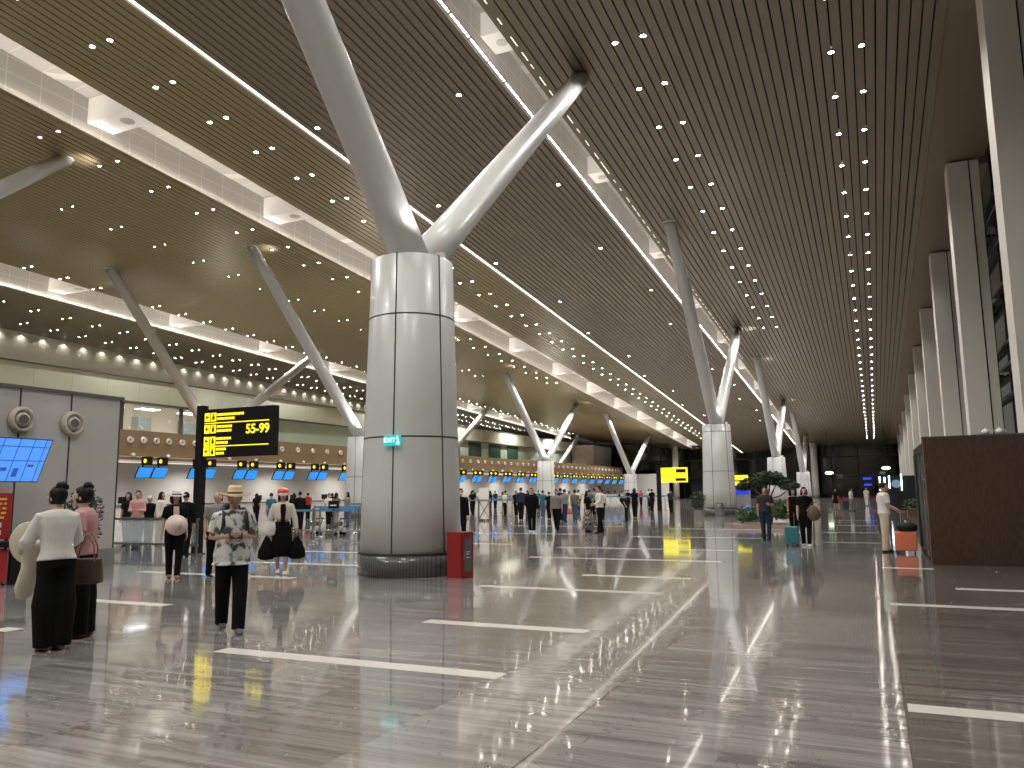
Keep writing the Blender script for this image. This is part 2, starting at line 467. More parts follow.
vis = [r for r in rows if r[1] > 8 and (r[0] / r[1] > -1.75)]
hid = [r for r in rows if r not in vis]
def dl(mb, x, y, z, R=.085):
    mb.cur = 0; mb.lathe([(R, -.015), (R, .05)], (x, y, z), 12)
    mb.cur = 1; mb.lathe([(R + .035, -.012), (R + .035, .06), (R, .06), (R, -.012)], (x, y, z), 12, closed=True)
    mb.cur = 0
mb = MB(); dl(mb, 0, 0, 0)
d0 = mb.build('downlight', [M_DOWN, M_RING])
FAINT = {}
for i, (x, y, lab) in enumerate(vis[:295]):
    o = d0 if i == 0 else d0.copy()
    if i: COL.objects.link(o)
    o.location = (x, y, zc(x, y)); 
    if 'faint' in lab: o.scale = (.45, .45, 1)
    elif 'west' in lab: o.scale = (.75, .75, 1)
    tag(o, 'round ceiling downlight, ' + lab, 'downlight', 'downlights, ' + lab)
mb = MB()
for x, y, lab in vis[295:]: dl(mb, x, y, zc(x, y), .08)
tag(mb.build('distant_downlight', [M_DOWN, M_RING]), 'far ceiling downlights dwindling toward the end of the hall', 'downlight', 'distant downlights', 'stuff')

# light thrown by the downlights and uplights
LCOL = (1, .975, .92)
def spot(x, y, z, e, ang=110, rad=.12, d=(0, 0, -1), blend=.6, col=LCOL):
    ld = bpy.data.lights.new('lamp_beam', 'SPOT'); ld.energy = e; ld.spot_size = math.radians(ang); ld.spot_blend = blend
    ld.shadow_soft_size = rad; ld.color = col
    o = bpy.data.objects.new('lamp_beam', ld); COL.objects.link(o); o.location = (x, y, z)
    o.rotation_euler = Vector(d).to_track_quat('-Z', 'Y').to_euler(); return o
EN = 1600
for x, ys in ((-.3, range(-8, 130, 11)), (-6.2, range(-9, 120, 11)), (-12.5, range(-6, 130, 13)), (-18.8, range(-8, 130, 13)),
              (-22.4, range(-6, 130, 11)), (-29.4, range(14, 130, 14)), (-35.3, range(18, 130, 14)), (-45.4, range(22, 130, 16)), (-54.4, range(28, 130, 18))):
    for y in ys:
        spot(x, y, zc(x, y) - .08, EN * (1.0 if y < 60 else 1.3) * (1 if x > -30 else 1.5), 140)
for i in range(50):
    y = 27.5 + i * 1.85; spot(-61.72, y, zc(-61.72, y) - .12, 34, 130, .05, (-.15, 0, -1), 1.0)

# ------------------------------------------------------------------ floor and shell
mb = MB(); mb.box(-64, 6.5, YA, 142, -.3, 0); floor = struct(mb.build('floor', M_FLOOR))
def inlay(x0, x1, y0, w=.22):
    mb = MB(); mb.box(x0, x1, y0 - w / 2, y0 + w / 2, -.002, .0015); mb.build('floor_inlay', M_INLAY, floor)
for y, x0, x1 in ((6.25, -6.1, -2.97), (8.52, -5.05, -2.99), (11.95, -6.05, -2.98), (14.07, -5.0, -3.0), (17.5, -7.55, -3.08), (20.7, -8.05, -3.3),
                  (26, -7.5, -3), (31.5, -7.5, -3), (37, -7.5, -3), (6.25, -9.6, -9.3), (8.42, -10.85, -9.25), (11.9, -13.9, -9.9), (14.4, -14.6, -9.6), (17.5, -15, -9.8), (21.5, -15, -9.8), (27, -15, -9.8), (33, -15, -9.8), (39, -15, -9.8)):
    inlay(x0, x1, y)
for y, x0, x1 in ((6.45, .12, 3.4), (11.9, .1, 3.4), (13.95, 1.04, 3.4), (17.12, .06, .95)): inlay(x0, x1, y)
for y in (24.5, 29.9, 35.4, 41): inlay(-1.8, .1, y, .12)

# east wall: pilasters and black glass
mb = MB(); mb.box(5.3, 5.5, YA, 138, 0, 17.5); wr = struct(mb.build('wall_right', M_GLASSB))
mb = MB()
for z in range(3, 17, 2):
    mb.box(5.1, 5.3, YA, 137, z, z + .12)
for y in range(-12, 137, 4): mb.box(5.2, 5.3, y, y + .1, 0, 17)
mb.build('window_mullion', M_MULL, wr)
PY_ = [24.0 - 11.3 * 3, 24.0 - 11.3 * 2, 12.7, 24.1] + [36.2 + 11.3 * i for i in range(9)]
for y in PY_:
    mb = MB(); zt = zc(4, y + 1)
    mb.box(3.70, 4.48, y, y + 1.1, 0, zt - .02); mb.box(4.54, 4.86, y + .05, y + 1.1, 0, zt - .02)
    mb.cur = 1; mb.box(4.48, 4.54, y + .12, y + 1.1, 0, zt - .02)
    p = mb.build('pilaster', [M_PIL, M_JOINT]); struct(p)
    for dz in (0,):
        b = MB()
        for z in range(3, 15, 3):
            b.hexa([(4.9, y - 9.8, z), (5.25, y - 9.8, z), (5.25, y, z), (4.9, y, z), (4.9, y - 9.8, z + .1), (5.25, y - 9.8, z + .1), (5.25, y, z + .1), (4.9, y, z + .1)])
        b.box(4.9, 5.25, y - 5, y - 4.85, 0, zt)
        b.build('window_louvre', M_MULL, p)
# back wall behind the viewer and west wall
mb = MB(); mb.box(-64, 6, YA - .3, YA, 0, 19); struct(mb.build('wall_back', M_BEIGE))
mb = MB(); mb.box(-62.4, -62, YA, 138, 0, 17.5); struct(mb.build('wall_left', M_BEIGE))
# far wall of black glass
mb = MB(); mb.box(-64, 6, 138, 138.3, 0, 14); fw = struct(mb.build('wall_far', M_GLASSB))
mb = MB()
for x in range(-46, 5, 4): mb.box(x, x + .25, 137.7, 138, 0, 13)
for z in (3.2, 6.4, 9.6): mb.box(-50, 5.2, 137.75, 138, z, z + .15)
mb.build('window_mullion', M_MULL, fw)
mb = MB(); mb.box(-46, -31, 131, 131.5, 0, 4.2); struct(mb.build('wall_low_partition', M_WHITE))

# check-in hall: bulkhead, back wall
mb = MB(); mb.box(-46.9, -38, 27, 128, 3.55, 5.25); struct(mb.build('wall_bulkhead', M_BULK))
mb = MB()
for z, t, d in ((3.50, .06, .10), (3.74, .03, .05)): mb.box(-38.0, -38 + d, 27, 128, z, z + t)
struct(mb.build('trim_1', M_NOZW))
mb = MB(); mb.box(-42.3, -42, 20, 128, 0, 3.55); struct(mb.build('wall_check_in', M_WHITE))
mb = MB(); mb.box(-39.2, -39.0, 28, 127, 3.46, 3.52); (lambda o_, *a: o_)(mb.build('soffit_light', mat('soffit_tube', (1, .95, .88), emit=.7, ecol=(1, .95, .9)), bpy.data.objects['wall_bulkhead']), 'long white light strip under the brown check-in bulkhead', 'light strip')
for y in range(31, 126, 8): spot(-39.6, y, 3.42, 330, 160, .1, (-.1, 0, -1), .6)
# upper gallery glazing
ZL, ZU = 8.15, 9.75
mb = MB(); mb.box(-47.4, -47, 10, 150, ZL, ZU); struct(mb.build('wall_gallery_fascia', M_FASCIA))
mb = MB(); mb.box(-47.5, -46.92, 10, 150, ZL - .1, ZL); mb.box(-47.5, -46.92, 10, 150, ZU, ZU + .1); struct(mb.build('trim_2', M_DGREY))
mb = MB(); mb.box(-47.35, -47.2, 51.5, 144, 5.25, ZL - .1); struct(mb.build('window_1', M_FROST))
mb = MB(); mb.box(-47.35, -47.3, 30, 51.5, 5.25, ZL - .1); struct(mb.build('window_2', M_CLEAR))
mb = MB()
for y in (33, 38.2, 43.4, 48.6, 51.4): mb.box(-47.4, -47.1, y, y + .12, 5.25, ZL)
mb.build('window_frame', M_DGREY, bpy.data.objects['window_2'])
mb = MB()
for y in (84, 90, 96, 102): mb.box(-47.18, -47.1, y, y + 3.6, 5.3, ZL - .2)
mb.build('window_pane', mat('dark_green_pane', (.05, .11, .08), .1), bpy.data.objects['window_1'])
mb = MB(); mb.box(-52.2, -52, 28, 52, 5.2, 8.6); mb.box(-52, -47.5, 28, 28.2, 5.2, 8.6); mb.box(-52, -47.5, 51.6, 51.8, 5.2, 8.6); mb.box(-52, -47.5, 28, 52, 5.1, 5.25)
struct(mb.build('wall_gallery_room', mat('cream_room', (.62, .56, .42), .7)))
mb = MB()
for y in (32, 37, 42, 46): mb.box(-50.5, -49.6, y, y + 1.6, 8.05, 8.1)
tag(mb.build('gallery_ceiling_light', M_LAMPW), 'white panel lights inside the glazed upper gallery room', 'ceiling light')
for y, w in ((36.2, 2.4), (43, 1.2), (47.4, 1.5)):
    mb = MB(); mb.box(-51.8, -51.2, y, y + w, 5.25, 7.6); tag(mb.build('gallery_cabinet', mat('gallery_cabinet', (.25, .3, .3), .5) if w < 2 else M_BEIGE), {2.4: 'wide beige cabinet inside the upper gallery room', 1.2: 'narrow grey cabinet inside the upper gallery room', 1.5: 'grey cabinet at the end of the gallery room'}[w], 'cabinet')
mb = MB(); mb.box(-46.9, -43.0, 128, 144, 0, 9.2); struct(mb.build('wall_end_block', M_WHITE))

# ------------------------------------------------------------------ nozzles on bulkhead
def nozzle(name, r, m, label, group, loc, rz, cat='air nozzle', tw=-.25):
    t = empty(name, loc, label, cat, rz, group)    # axis along local +X
    rot = Matrix.Rotation(PI / 2, 4, 'Y')
    a = MB(); a.lathe([(r * .55, 0), (r, 0), (r, .05), (r * .9, .12), (r * .72, .13), (r * .66, .06), (r * .55, .05)], n=24, closed=True)
    a.build('ring', m, t, True, rot)
    b = MB(); b.lathe([(r * .6, .0), (r * .62, .06), (r * .52, r * .45), (r * .38, r * .72), (r * .32, r * .72), (r * .30, r * .4)], n=20)
    o = b.build('nozzle', m, t, True, Matrix.Rotation(tw, 4, 'Z') @ rot)
    c = MB(); c.lathe([(.001, r * .66), (r * .34, r * .73)], n=16); c.build('opening', M_DGREY, t, False, Matrix.Rotation(tw, 4, 'Z') @ rot)
    return t
n0 = nozzle('air_nozzle', .19, M_NOZW, 'round white air nozzle in the long row on the brown bulkhead', 'air nozzles along the brown bulkhead', (-38, 31.4, 4.7), 0, tw=-.7)
ys = [32.3, 33.2, 34.1, 35.1, 36.1, 37.1, 38.1] + [42.3 + 1.7 * i for i in range(50)]
for y in ys:
    if y < 127: dup(n0, (-38, y, 4.72))
# domes on bulkhead rail
mb = MB(); mb.ell((0, 0, 0), (.11, .13, .10)); q0 = tag(mb.build('dome_lamp', M_NOZW, smooth=True), 'small white dome in the row along the foot of the brown bulkhead', 'dome', 'white domes along the bulkhead foot')
q0.location = (-37.9, 31.6, 3.86)
for i in range(1, 40):
    y = 31.6 + 2.45 * i
    if y < 126: o = q0.copy(); COL.objects.link(o); o.location = (-37.9, y, 3.86)

# ------------------------------------------------------------------ screens, number boxes, counters
def monitor():
    t = empty('check_in_screen', (-35, 30, 0), 'blue check-in monitor hanging tilted over the counters', 'screen', 0, 'blue monitors over the check-in counters')
    z0, z1 = 2.47, 3.05; hw = .46; dx = .30
    a = MB(); a.hexa([(-.06, -hw, z0), (0, -hw, z0), (0, hw, z0), (-.06, hw, z0), (dx - .06, -hw, z1), (dx, -hw, z1), (dx, hw, z1), (dx - .06, hw, z1)]); a.build('casing', M_BLACK, t)
    e = .03; k = .012
    a = MB(); a.hexa([(k, -hw + e, z0 + e), (k + .006, -hw + e, z0 + e), (k + .006, hw - e, z0 + e), (k, hw - e, z0 + e), (dx + k - .02, -hw + e, z1 - e), (dx + k - .014, -hw + e, z1 - e), (dx + k - .014, hw - e, z1 - e), (dx + k - .02, hw - e, z1 - e)]); a.build('screen', M_BLUE, t)
    a = MB(); a.box(.0, .05, -.03, .03, 2.9, 3.56); a.build('hanger', M_BLACK, t)
    return t
def numbox():
    t = empty('counter_number_box', (-34.7, 30, 0), 'black box with a yellow lit counter number above the monitors', 'sign', 0, 'lit number boxes above the check-in monitors')
    a = MB(); a.box(-.22, .24, -.16, .16, 3.14, 3.58); a.build('casing', M_BLACK, t)
    a = MB(); a.lathe([(.11, -.012), (.11, .0)], n=12); a.build('number_light', M_YEL, t, False, Matrix.Translation((.06, -.165, 3.36)) @ Matrix.Rotation(PI / 2, 4, 'X'))
    return t
def counter():
    t = empty('check_in_counter', (-36.5, 30, 0), 'white check-in desk below the blue monitors', 'counter', 0, 'check-in desks along the west side')
    a = MB(); a.box(-.5, .4, -1.3, 1.3, 0, 1.0); a.build('body', M_WHITE, t)
    a = MB(); a.box(-.6, .5, -1.35, 1.35, 1.0, 1.06); a.build('desktop', M_DGREY, t)
    a = MB(); a.box(-.45, -.4, -.3, .3, 1.15, 1.5); a.box(-.44, -.41, -.04, .04, 1.06, 1.2); a.build('display', M_BLACK, t)
    return t
m0 = monitor(); nb0 = numbox(); c0 = counter()
for i in range(28):
    y = 30.3 + 3.45 * i
    for s in (-.5, .5):
        if i == 0 and s < 0: m0.location = (-35, y + s, 0); nb0.location = (-34.7, y + s, 0)
        else: dup(m0, (-35, y + s, 0)); dup(nb0, (-34.7, y + s, 0))
    if i == 0: c0.location = (-36.5, y, 0)
    else: dup(c0, (-36.5, y, 0))

# ------------------------------------------------------------------ columns with V arms
def column(x, y, ztop, rb=1.0, rt=.83, label='', arms=True, exitsign=False, plinth=True, name='v_arm_column', z0=0, dn=10.6, up=11.2, dxs=(0, 0)):
    t = empty(name, (x, y, 0), label, 'column')
    rr = lambda z: rb + (rt - rb) * (z - z0) / (ztop - z0)
    hs = .42 if plinth else 0
    a = MB(); a.lathe([(rr(z), z) for z in (z0 + hs, z0 + 1.5, z0 + 3, ztop - .02)] + [(rr(ztop) - .03, ztop)], n=64)
    a.build('shaft', M_COLUMN, t, False); t.children[0].data.shade_smooth() if False else None
    sh = t.children[0]
    for p in sh.data.polygons: p.use_smooth = len(p.vertices) == 4
    if plinth:
        a = MB(); a.lathe([(rb + .0, 0), (rb + .0, hs)], n=64); st = a.build('plinth', M_PLINTH, t)
        for p in st.data.polygons: p.use_smooth = len(p.vertices) == 4
        a = MB(); a.lathe([(rb - .02, hs - .02), (rb + .012, hs - .01), (rb + .012, hs + .01), (rb - .02, hs + .012)], n=64, closed=True); a.build('plinth_rim', M_JOINT, t)
    base = math.atan2(-y, -x)
    a = MB()
    for k in range(6):
        w = base - math.radians(21) + k * PI / 3
        c, s = math.cos(w), math.sin(w); g = .014
        for zz0, zz1 in ((z0 + hs, ztop),):
            r0, r1 = rr(zz0) + .003, rr(zz1) + .003
            tx, ty = -s * g, c * g
            a.hexa([(c * (r0 - .03) - tx, s * (r0 - .03) - ty, zz0), (c * r0 - tx, s * r0 - ty, zz0), (c * r0 + tx, s * r0 + ty, zz0), (c * (r0 - .03) + tx, s * (r0 - .03) + ty, zz0),
                    (c * (r1 - .03) - tx, s * (r1 - .03) - ty, zz1), (c * r1 - tx, s * r1 - ty, zz1), (c * r1 + tx, s * r1 + ty, zz1), (c * (r1 - .03) + tx, s * (r1 - .03) + ty, zz1)])
    for z in (2.6, 4.98):
        if z < ztop - .4: a.lathe([(rr(z) - .03, z - .014), (rr(z) + .003, z - .014), (rr(z) + .003, z + .014), (rr(z) - .03, z + .014)], n=64, closed=True)
    a.build('panel_joint', M_JOINT, t)
    if arms:
        for d in (-dn, up):
            L = Vector((0, d, zc(x, y + d) - ztop))
            p0 = Vector((0, .14 if d < 0 else .12, ztop - .12)); p1 = Vector((dxs[0 if d < 0 else 1], d, zc(x + dxs[0 if d < 0 else 1], y + d) + .03))
            a = MB(); n = 8
            a.loft([p0.lerp(p1, i / n) for i in range(n + 1)], [.39 - .09 * i / n for i in range(n + 1)], 28, cap=False)
            o = a.build('arm', M_ARM, t, True)
            a = MB(); a.lathe([(.33, -.05), (.34, .02)], n=24); a.build('arm_collar', M_ARM, o, True, Matrix.Translation(p1))
        a = MB(); a.lathe([(.09, ztop), (.11, ztop + .16)], (.62 * math.cos(base + 1.2), .62 * math.sin(base + 1.2), 0), 10); a.build('uplight', M_NOZW, t)
    return t
column(-8.30, 13.4, 6.2, dn=10, up=11.1, dxs=(-.3, 0), label='nearest giant white column with an exit sign and two arms spread in a V')
column(-8.46, 48.7, 5.42, label='second white V-arm column, tapered, with a waste bin at its foot')
column(-8.46, 81.0, 4.55, label='third white V-arm column, behind the planter tree')
column(-8.46, 113.2, 3.67, label='fourth and smallest white V-arm column in the near row', up=10)
column(-30.7, 10.2, 6.3, label='white V-arm column whose arm tip enters the photo at upper left')
column(-30.7, 43.2, 5.22, label='white V-arm column seen just behind the nearest giant column')
column(-30.7, 75.8, 4.57, dn=7.5, up=13, dxs=(-1.1, -1.1), label='white V-arm column in the second row beside the check-in queue')
column(-30.7, 107.2, 3.75, label='small white V-arm column at the end of the check-in row')
for i, (y, z) in enumerate(((44, 5.9), (79, 5.25), (113.5, 4.3))):
    column(-44.6, y, z, rb=.8, rt=.75, label=['white V-arm column rising behind the yellow and black counter sign', 'white V-arm column over the middle of the brown bulkhead', 'white V-arm column over the far end of the brown bulkhead'][i], plinth=False, z0=0, dn=12, up=12, dxs=(3.4, 0) if i == 0 else (0, 0))
for x, lab in ((-8.2, 'slim pale pillar before the dark far window wall, right one'), (-30.2, 'slim pale pillar before the dark far window wall, left one')):
    t = empty('slim_pillar', (x, 133, 0), lab, 'pillar')
    a = MB(); a.lathe([(.52, 0), (.52, zc(x, 133))], n=32); o = a.build('shaft', M_PIL, t, True)
    a = MB(); a.lathe([(.56, 0), (.56, .3)], n=32); a.build('plinth', M_STEEL, t)
# uplights at column tops washing the arms and ceiling
for x, ys in ((-8.46, (13.4, 48.7, 81, 113)), (-30.7, (10.2, 43.2, 75.8, 107))):
    for y in ys:
        z = 6.55 if y < 20 else 5.7 if y < 50 else 4.9
        spot(x + .95, y - .5, z + .1, (45 if y < 20 else 120) if x > -20 else 950, 160, .15, (-.1, 0, 1))
for y, z in ((44, 6.1), (79, 5.4), (113.5, 4.5)): spot(-43.6, y - .6, z, 600, 160, .15, (-.1, 0, 1))
for x, ys in ((-30.7, (33.2, 54.8, 65.8, 87.4, 21.8)), (-44.6, (34, 55.6, 69, 90.6)), (-8.4, (60.3, 71, 92.6))):
    for y in ys: spot(x + .9, y, zc(x, y) - .5, 45 if x != -44.6 else 12, 120, .08, (-.3, 0, 1))

# ------------------------------------------------------------------ EXIT sign on the column
cdir = Vector((8.30, -13.4, 0)).normalized()
ang = math.atan2(cdir.y, cdir.x) - math.radians(21)
ex = empty('exit_sign', (-8.30 + math.cos(ang) * .955, 13.4 + math.sin(ang) * .955, 2.52), 'small teal exit sign with white lettering fixed on the nearest column', 'sign', ang + PI / 2)
a = MB(); a.box(-.165, .165, -.05, .0, -.10, .10); a.build('casing', M_TEAL, ex)
text_obj('lettering', 'EXIT', .115, (-.045, -.056, 0), (PI / 2, 0, 0), M_EXITW, ex)
ex_shift = Matrix.Translation((-.012, 0, 0))
a = MB(); a.loft([(.125, -.054, .035), (.135, -.054, -.01)], [.014, .012], 8); a.ell((.122, -.054, .065), (.016, .006, .016))
a.loft([(.135, -.054, -.015), (.155, -.054, -.045), (.15, -.054, -.08)], [.009] * 3, 6); a.loft([(.133, -.054, -.015), (.115, -.054, -.05), (.10, -.054, -.075)], [.009] * 3, 6); a.loft([(.128, -.054, .03), (.105, -.054, .01)], [.007] * 2, 6)
a.build('running_figure', M_EXITW, ex, False, ex_shift)

# red fire cabinet
t = empty('fire_hose_cabinet', (-6.98, 12.98, 0), 'red fire hose cabinet standing against the nearest column', 'cabinet', math.radians(-14))
a = MB(); a.box(-.17, .17, -.17, .17, 0, .82); a.build('body', M_RED, t)
a = MB(); a.box(.17, .185, -.15, .15, .04, .79); d = a.build('door', M_RED, t)
a = MB(); a.box(.185, .19, -.09, .11, .12, .70); a.build('glass_pane', M_DGREY, d)
a = MB(); a.box(.185, .21, -.13, -.11, .35, .5); a.build('handle', M_STEEL, d)
for zz, ww in ((.46, .1), (.42, .07), (.36, .09)):
    a = MB(); a.box(.19, .193, -.04, -.04 + ww, zz, zz + .015); a.build('printed_notice', M_TEXTW, d)

# ------------------------------------------------------------------ big directional sign on a post
t = empty('directional_sign_post', (-16.4, 15.86, 0), 'tall black signpost with yellow directions and counter numbers 55-99', 'sign')
a = MB(); a.box(-.16, .06, -.1, .1, 0, 3.95); a.build('post', M_BLACK, t)
a = MB(); a.box(.10, 2.52, -.09, .09, 2.54, 3.83); bd = a.build('board', M_BLACK, t)
a = MB(); a.box(-.2, .1, -.14, .14, 0, .03); a.build('base_plate', M_DGREY, t)
def yb(x0, x1, z0, z1, nm='lettering_line'):
    a = MB(); a.box(x0, x1, -.1, -.092, z0, z1); return a.build(nm, M_YEL, bd)
for r, (zb, w1, w2) in enumerate(((3.50, .92, .60), (3.18, .52, .52), (2.86, .50, .42), (2.58, .34, .28))):
    for k in range(2):
        x = .14 + k * .22
        a = MB(); a.box(x, x + .185, -.1, -.092, zb, zb + .23); 
        a.build('pictogram_tile', M_YEL, bd)
        a = MB()
        if k == 0:
            for q in range(5): a.box(x + .04 + q * .011, x + .051 + q * .011, -.107, -.101, zb + .105 - q * .011, zb + .125 + q * .011)
            a.box(x + .09, x + .16, -.107, -.101, zb + .10, zb + .13)
        else:
            a.lathe([(.027, -.003), (.027, .003)], n=10); a.v = [Matrix.Translation((x + .095, -.104, zb + .17)) @ Matrix.Rotation(PI / 2, 4, 'X') @ v for v in a.v]
            a.box(x + .055, x + .135, -.107, -.101, zb + .04, zb + .14)
        a.build('pictogram', M_BLACK, bd)
    x = .58
    for (w, zz) in ((w1, zb + .13), (w2, zb + .02)):
        xx = x
        while xx < x + w - .03:
            ww = random.uniform(.05, .11); yb(xx, min(xx + ww, x + w), zz + .01, zz + .075); xx += ww + .018
yb(.14, 2.36, 3.44, 3.465, 'divider_line'); yb(.14, 2.36, 2.82, 2.845, 'divider_line')
text_obj('counter_numbers', '55-99', .34, (1.98, -.098, 3.24), (PI / 2, 0, 0), M_YEL, bd)
# distant yellow signs
t = empty('directional_sign_post', (-14.15, 57, 0), 'distant black post carrying a yellow sign beside the second column', 'sign')
a = MB(); a.box(-.2, .1, -.1, .1, 0, 3.3); a.build('post', M_BLACK, t)
a = MB(); a.box(.15, 2.05, -.1, .1, 2.05, 3.12); bd = a.build('board', M_YELB, t)
a = MB(); a.box(.15, 2.05, -.11, -.1, 2.56, 2.60); a.box(1.25, 1.95, -.11, -.1, 2.75, 3.0); a.box(1.2, 1.95, -.11, -.1, 2.15, 2.35); a.build('sign_print', M_BLACK, bd)
t = empty('directional_sign_post', (-7.3, 52, 0), 'small yellow sign right behind the second column', 'sign')
a = MB(); a.box(-.05, .05, -.05, .05, 0, 2.4); a.build('post', M_BLACK, t)
a = MB(); a.box(-.95, .1, -.08, .05, 1.72, 2.4); bd = a.build('board', M_YELB, t)
a = MB(); a.box(-.8, -.1, -.09, -.08, 2.0, 2.08); a.box(-.8, -.7, -.09, -.08, 2.0, 2.3); a.build('sign_print', M_BLACK, bd)
t = empty('information_stand', (-7.3, 50, 0), 'grey information stand with a blue lit panel beside the planter', 'stand')
a = MB(); a.box(-.45, .45, -.2, .2, 0, 1.75); a.build('body', mat('stand_grey', (.35, .35, .36), .4), t)
a = MB(); a.box(-.42, .42, -.22, -.2, 1.2, 1.55); a.build('blue_panel', mat('blue_lit_panel', (.02, .04, .4), emit=.6, ecol=(.02, .06, 1)), t)
t = empty('globe_lamp', (-5.1, 36.5, 0), 'low blue glowing globe lamp left of the planter', 'lamp')
a = MB(); a.ell((0, 0, .52), (.3, .3, .27)); a.build('globe', mat('blue_globe', (.04, .06, .4), emit=.9, ecol=(.06, .11, 1)), t, True)
a = MB(); a.lathe([(.22, 0), (.16, .1), (.14, .28)], n=16); a.build('base', M_DGREY, t)

# ------------------------------------------------------------------ grey glazed panel island at left
mb = MB(); mb.box(-16.6, -15.6, 3, 12.62, .4, 3.74); isl = tag(mb.build('glazed_service_wall', M_PANELG), 'grey glossy panelled partition behind the two women, bearing nozzles and screen', 'partition')
a = MB(); a.box(-16.6, -15.58, 3, 12.64, 0, .4); a.build('plinth', mat('plinth_grey', (.2, .2, .2), .3), isl)
for y in (9.08, 10.24, 11.36, 12.58):
    a = MB(); a.box(-15.61, -15.594, y, y + .035, .4, 3.74); a.build('panel_joint', M_JOINT, isl)
a = MB(); a.box(-16.6, -15.55, 3, 12.66, 3.74, 3.80); a.build('top_rail', M_DGREY, isl)
nozzle('air_nozzle', .27, M_NOZ, 'left one of two large grey round nozzles above the blue screen', None, (-15.6, 10.28, 3.1), 0)
nozzle('air_nozzle', .27, M_NOZ, 'right one of two large grey round nozzles on the grey partition', None, (-15.6, 11.4, 3.1), 0)
t = empty('information_screen', (-14.9, 9.4, 0), 'large tilted blue information screen on the grey partition', 'screen')
z0, z1 = 1.84, 2.66; x0, x1 = -.12, .28; ya, yb_ = -1.2, .93
a = MB(); a.hexa([(x0 - .06, ya, z0), (x0, ya, z0), (x0, yb_, z0), (x0 - .06, yb_, z0), (x1 - .06, ya, z1), (x1, ya, z1), (x1, yb_, z1), (x1 - .06, yb_, z1)]); a.build('casing', M_BLACK, t)
def onscr(u0, u1, v0, v1, off, nm, m):
    a = MB(); f = lambda v: (x0 + (x1 - x0) * v, z0 + (z1 - z0) * v)
    (xa, za), (xb, zb) = f(v0), f(v1); a.hexa([(xa, u0, za), (xa + off, u0, za), (xa + off, u1, za), (xa, u1, za), (xb, u0, zb), (xb + off, u0, zb), (xb + off, u1, zb), (xb, u1, zb)])
    return a.build(nm, m, t)
onscr(ya + .02, yb_ - .02, .02, .98, .008, 'screen', M_BLUE2)
for v in (.80, .48): onscr(ya + .02, yb_ - .02, v, v + .02, .012, 'grid_line', M_BLUE3)
for u in (-.75, -.4, -.02, .28, .56, .8): onscr(u, u + .016, .02, .98, .012, 'grid_line', M_BLUE3)
for u, v, w, h in ((-.3, .62, .22, .05), (-.28, .3, .1, .12), (.1, .25, .12, .08), (.35, .12, .1, .2), (.6, .35, .12, .06), (-.1, .2, .08, .1)): onscr(u, u + w, v, v + h, .011, 'screen_mark', M_BLUE3)
a = MB(); a.box(-.65, -.05, -.3, .3, 2.1, 2.3); a.build('bracket', M_DGREY, t)
# red notice board
t = empty('red_notice_board', (-15.0, 9.1, 0), 'red notice board with yellow writing beside the women', 'notice board', math.radians(62))
a = MB(); a.box(-.75, .62, -.03, .03, .78, 1.63); bd = a.build('board', M_REDB, t)
a = MB()
for x in (-.7, .55): a.box(x, x + .05, -.03, .03, 0, .8)
a.build('stand', M_BLACK, t)
for r in range(5):
    z = 1.54 - r * .085; x = -.6
    while x < .5:
        w = random.uniform(.06, .16); a = MB(); a.box(x, min(x + w, .54), -.036, -.03, z - .04, z); a.build('lettering_line', M_TEXTY, bd); x += w + .03
for x, z in ((-.5, 1.0), (.1, 1.0), (-.5, .86), (.1, .86)):
    a = MB(); a.box(x, x + .38, -.036, -.03, z, z + .09); a.build('white_panel', M_TEXTW, bd)
t = empty('black_counter', (-14.6, 8.9, 0), 'low black counter beneath the red notice board', 'counter', math.radians(62))
a = MB(); a.box(-.95, .9, -.25, .25, .66, .76); a.build('top', M_BLACK, t)
a = MB(); a.box(.6, .88, -.22, .22, 0, .66); a.build('cabinet', M_BLACK, t)
a = MB(); a.box(-.9, .55, -.18, .2, .05, .62); a.build('red_front', M_REDB, t)
# ------------------------------------------------------------------ kiosk, booth at right
mb = MB(); mb.box(.98, 3.62, 17.98, 18.5, 0, 2.53); k = tag(mb.build('wood_clad_kiosk', M_WOOD), 'large dark wood-clad kiosk block standing at the right', 'kiosk')
a = MB(); a.box(.97, 3.64, 17.97, 18.52, 2.53, 2.55); a.build('top_board', M_DGREY, k)
t = empty('display_booth', (1.32, 20.4, 0), 'dark framed glass display booth behind the wood kiosk', 'booth')
a = MB(); a.box(-.34, 1.8, -1.7, 1.7, 2.3, 2.45); a.box(-.34, 1.8, -1.7, 1.7, 0, .12)
a.box(-.36, -.22, 1.05, 1.7, .12, 2.3); a.box(-.34, -.26, -1.7, -1.62, .12, 2.3); a.box(-.34, -.28, -.5, -.44, .12, 2.3)
a.build('frame', M_BLACK, t)
a = MB(); a.box(-.1, -.05, -.4, 1.05, .95, 2.25); a.build('back_panel', mat('booth_pink_glow', (.55, .4, .33), .5, emit=.12, ecol=(1, .7, .5)), t)  # weak glow put into the panel for the lit booth interior
a = MB(); a.box(-.24, -.2, -.95, -.88, .2, 2.0); a.build('light_tube', M_LAMPW, t)
a = MB()
for z in (.7, 1.2, 1.7): a.box(-.1, .8, -1.6, -.5, z, z + .03)
a.build('shelf', M_STEEL, t)
a = MB(); a.box(-.33, -.31, -1.6, 1.05, .15, 2.3); a.build('glass_pane', M_CLEAR, t)
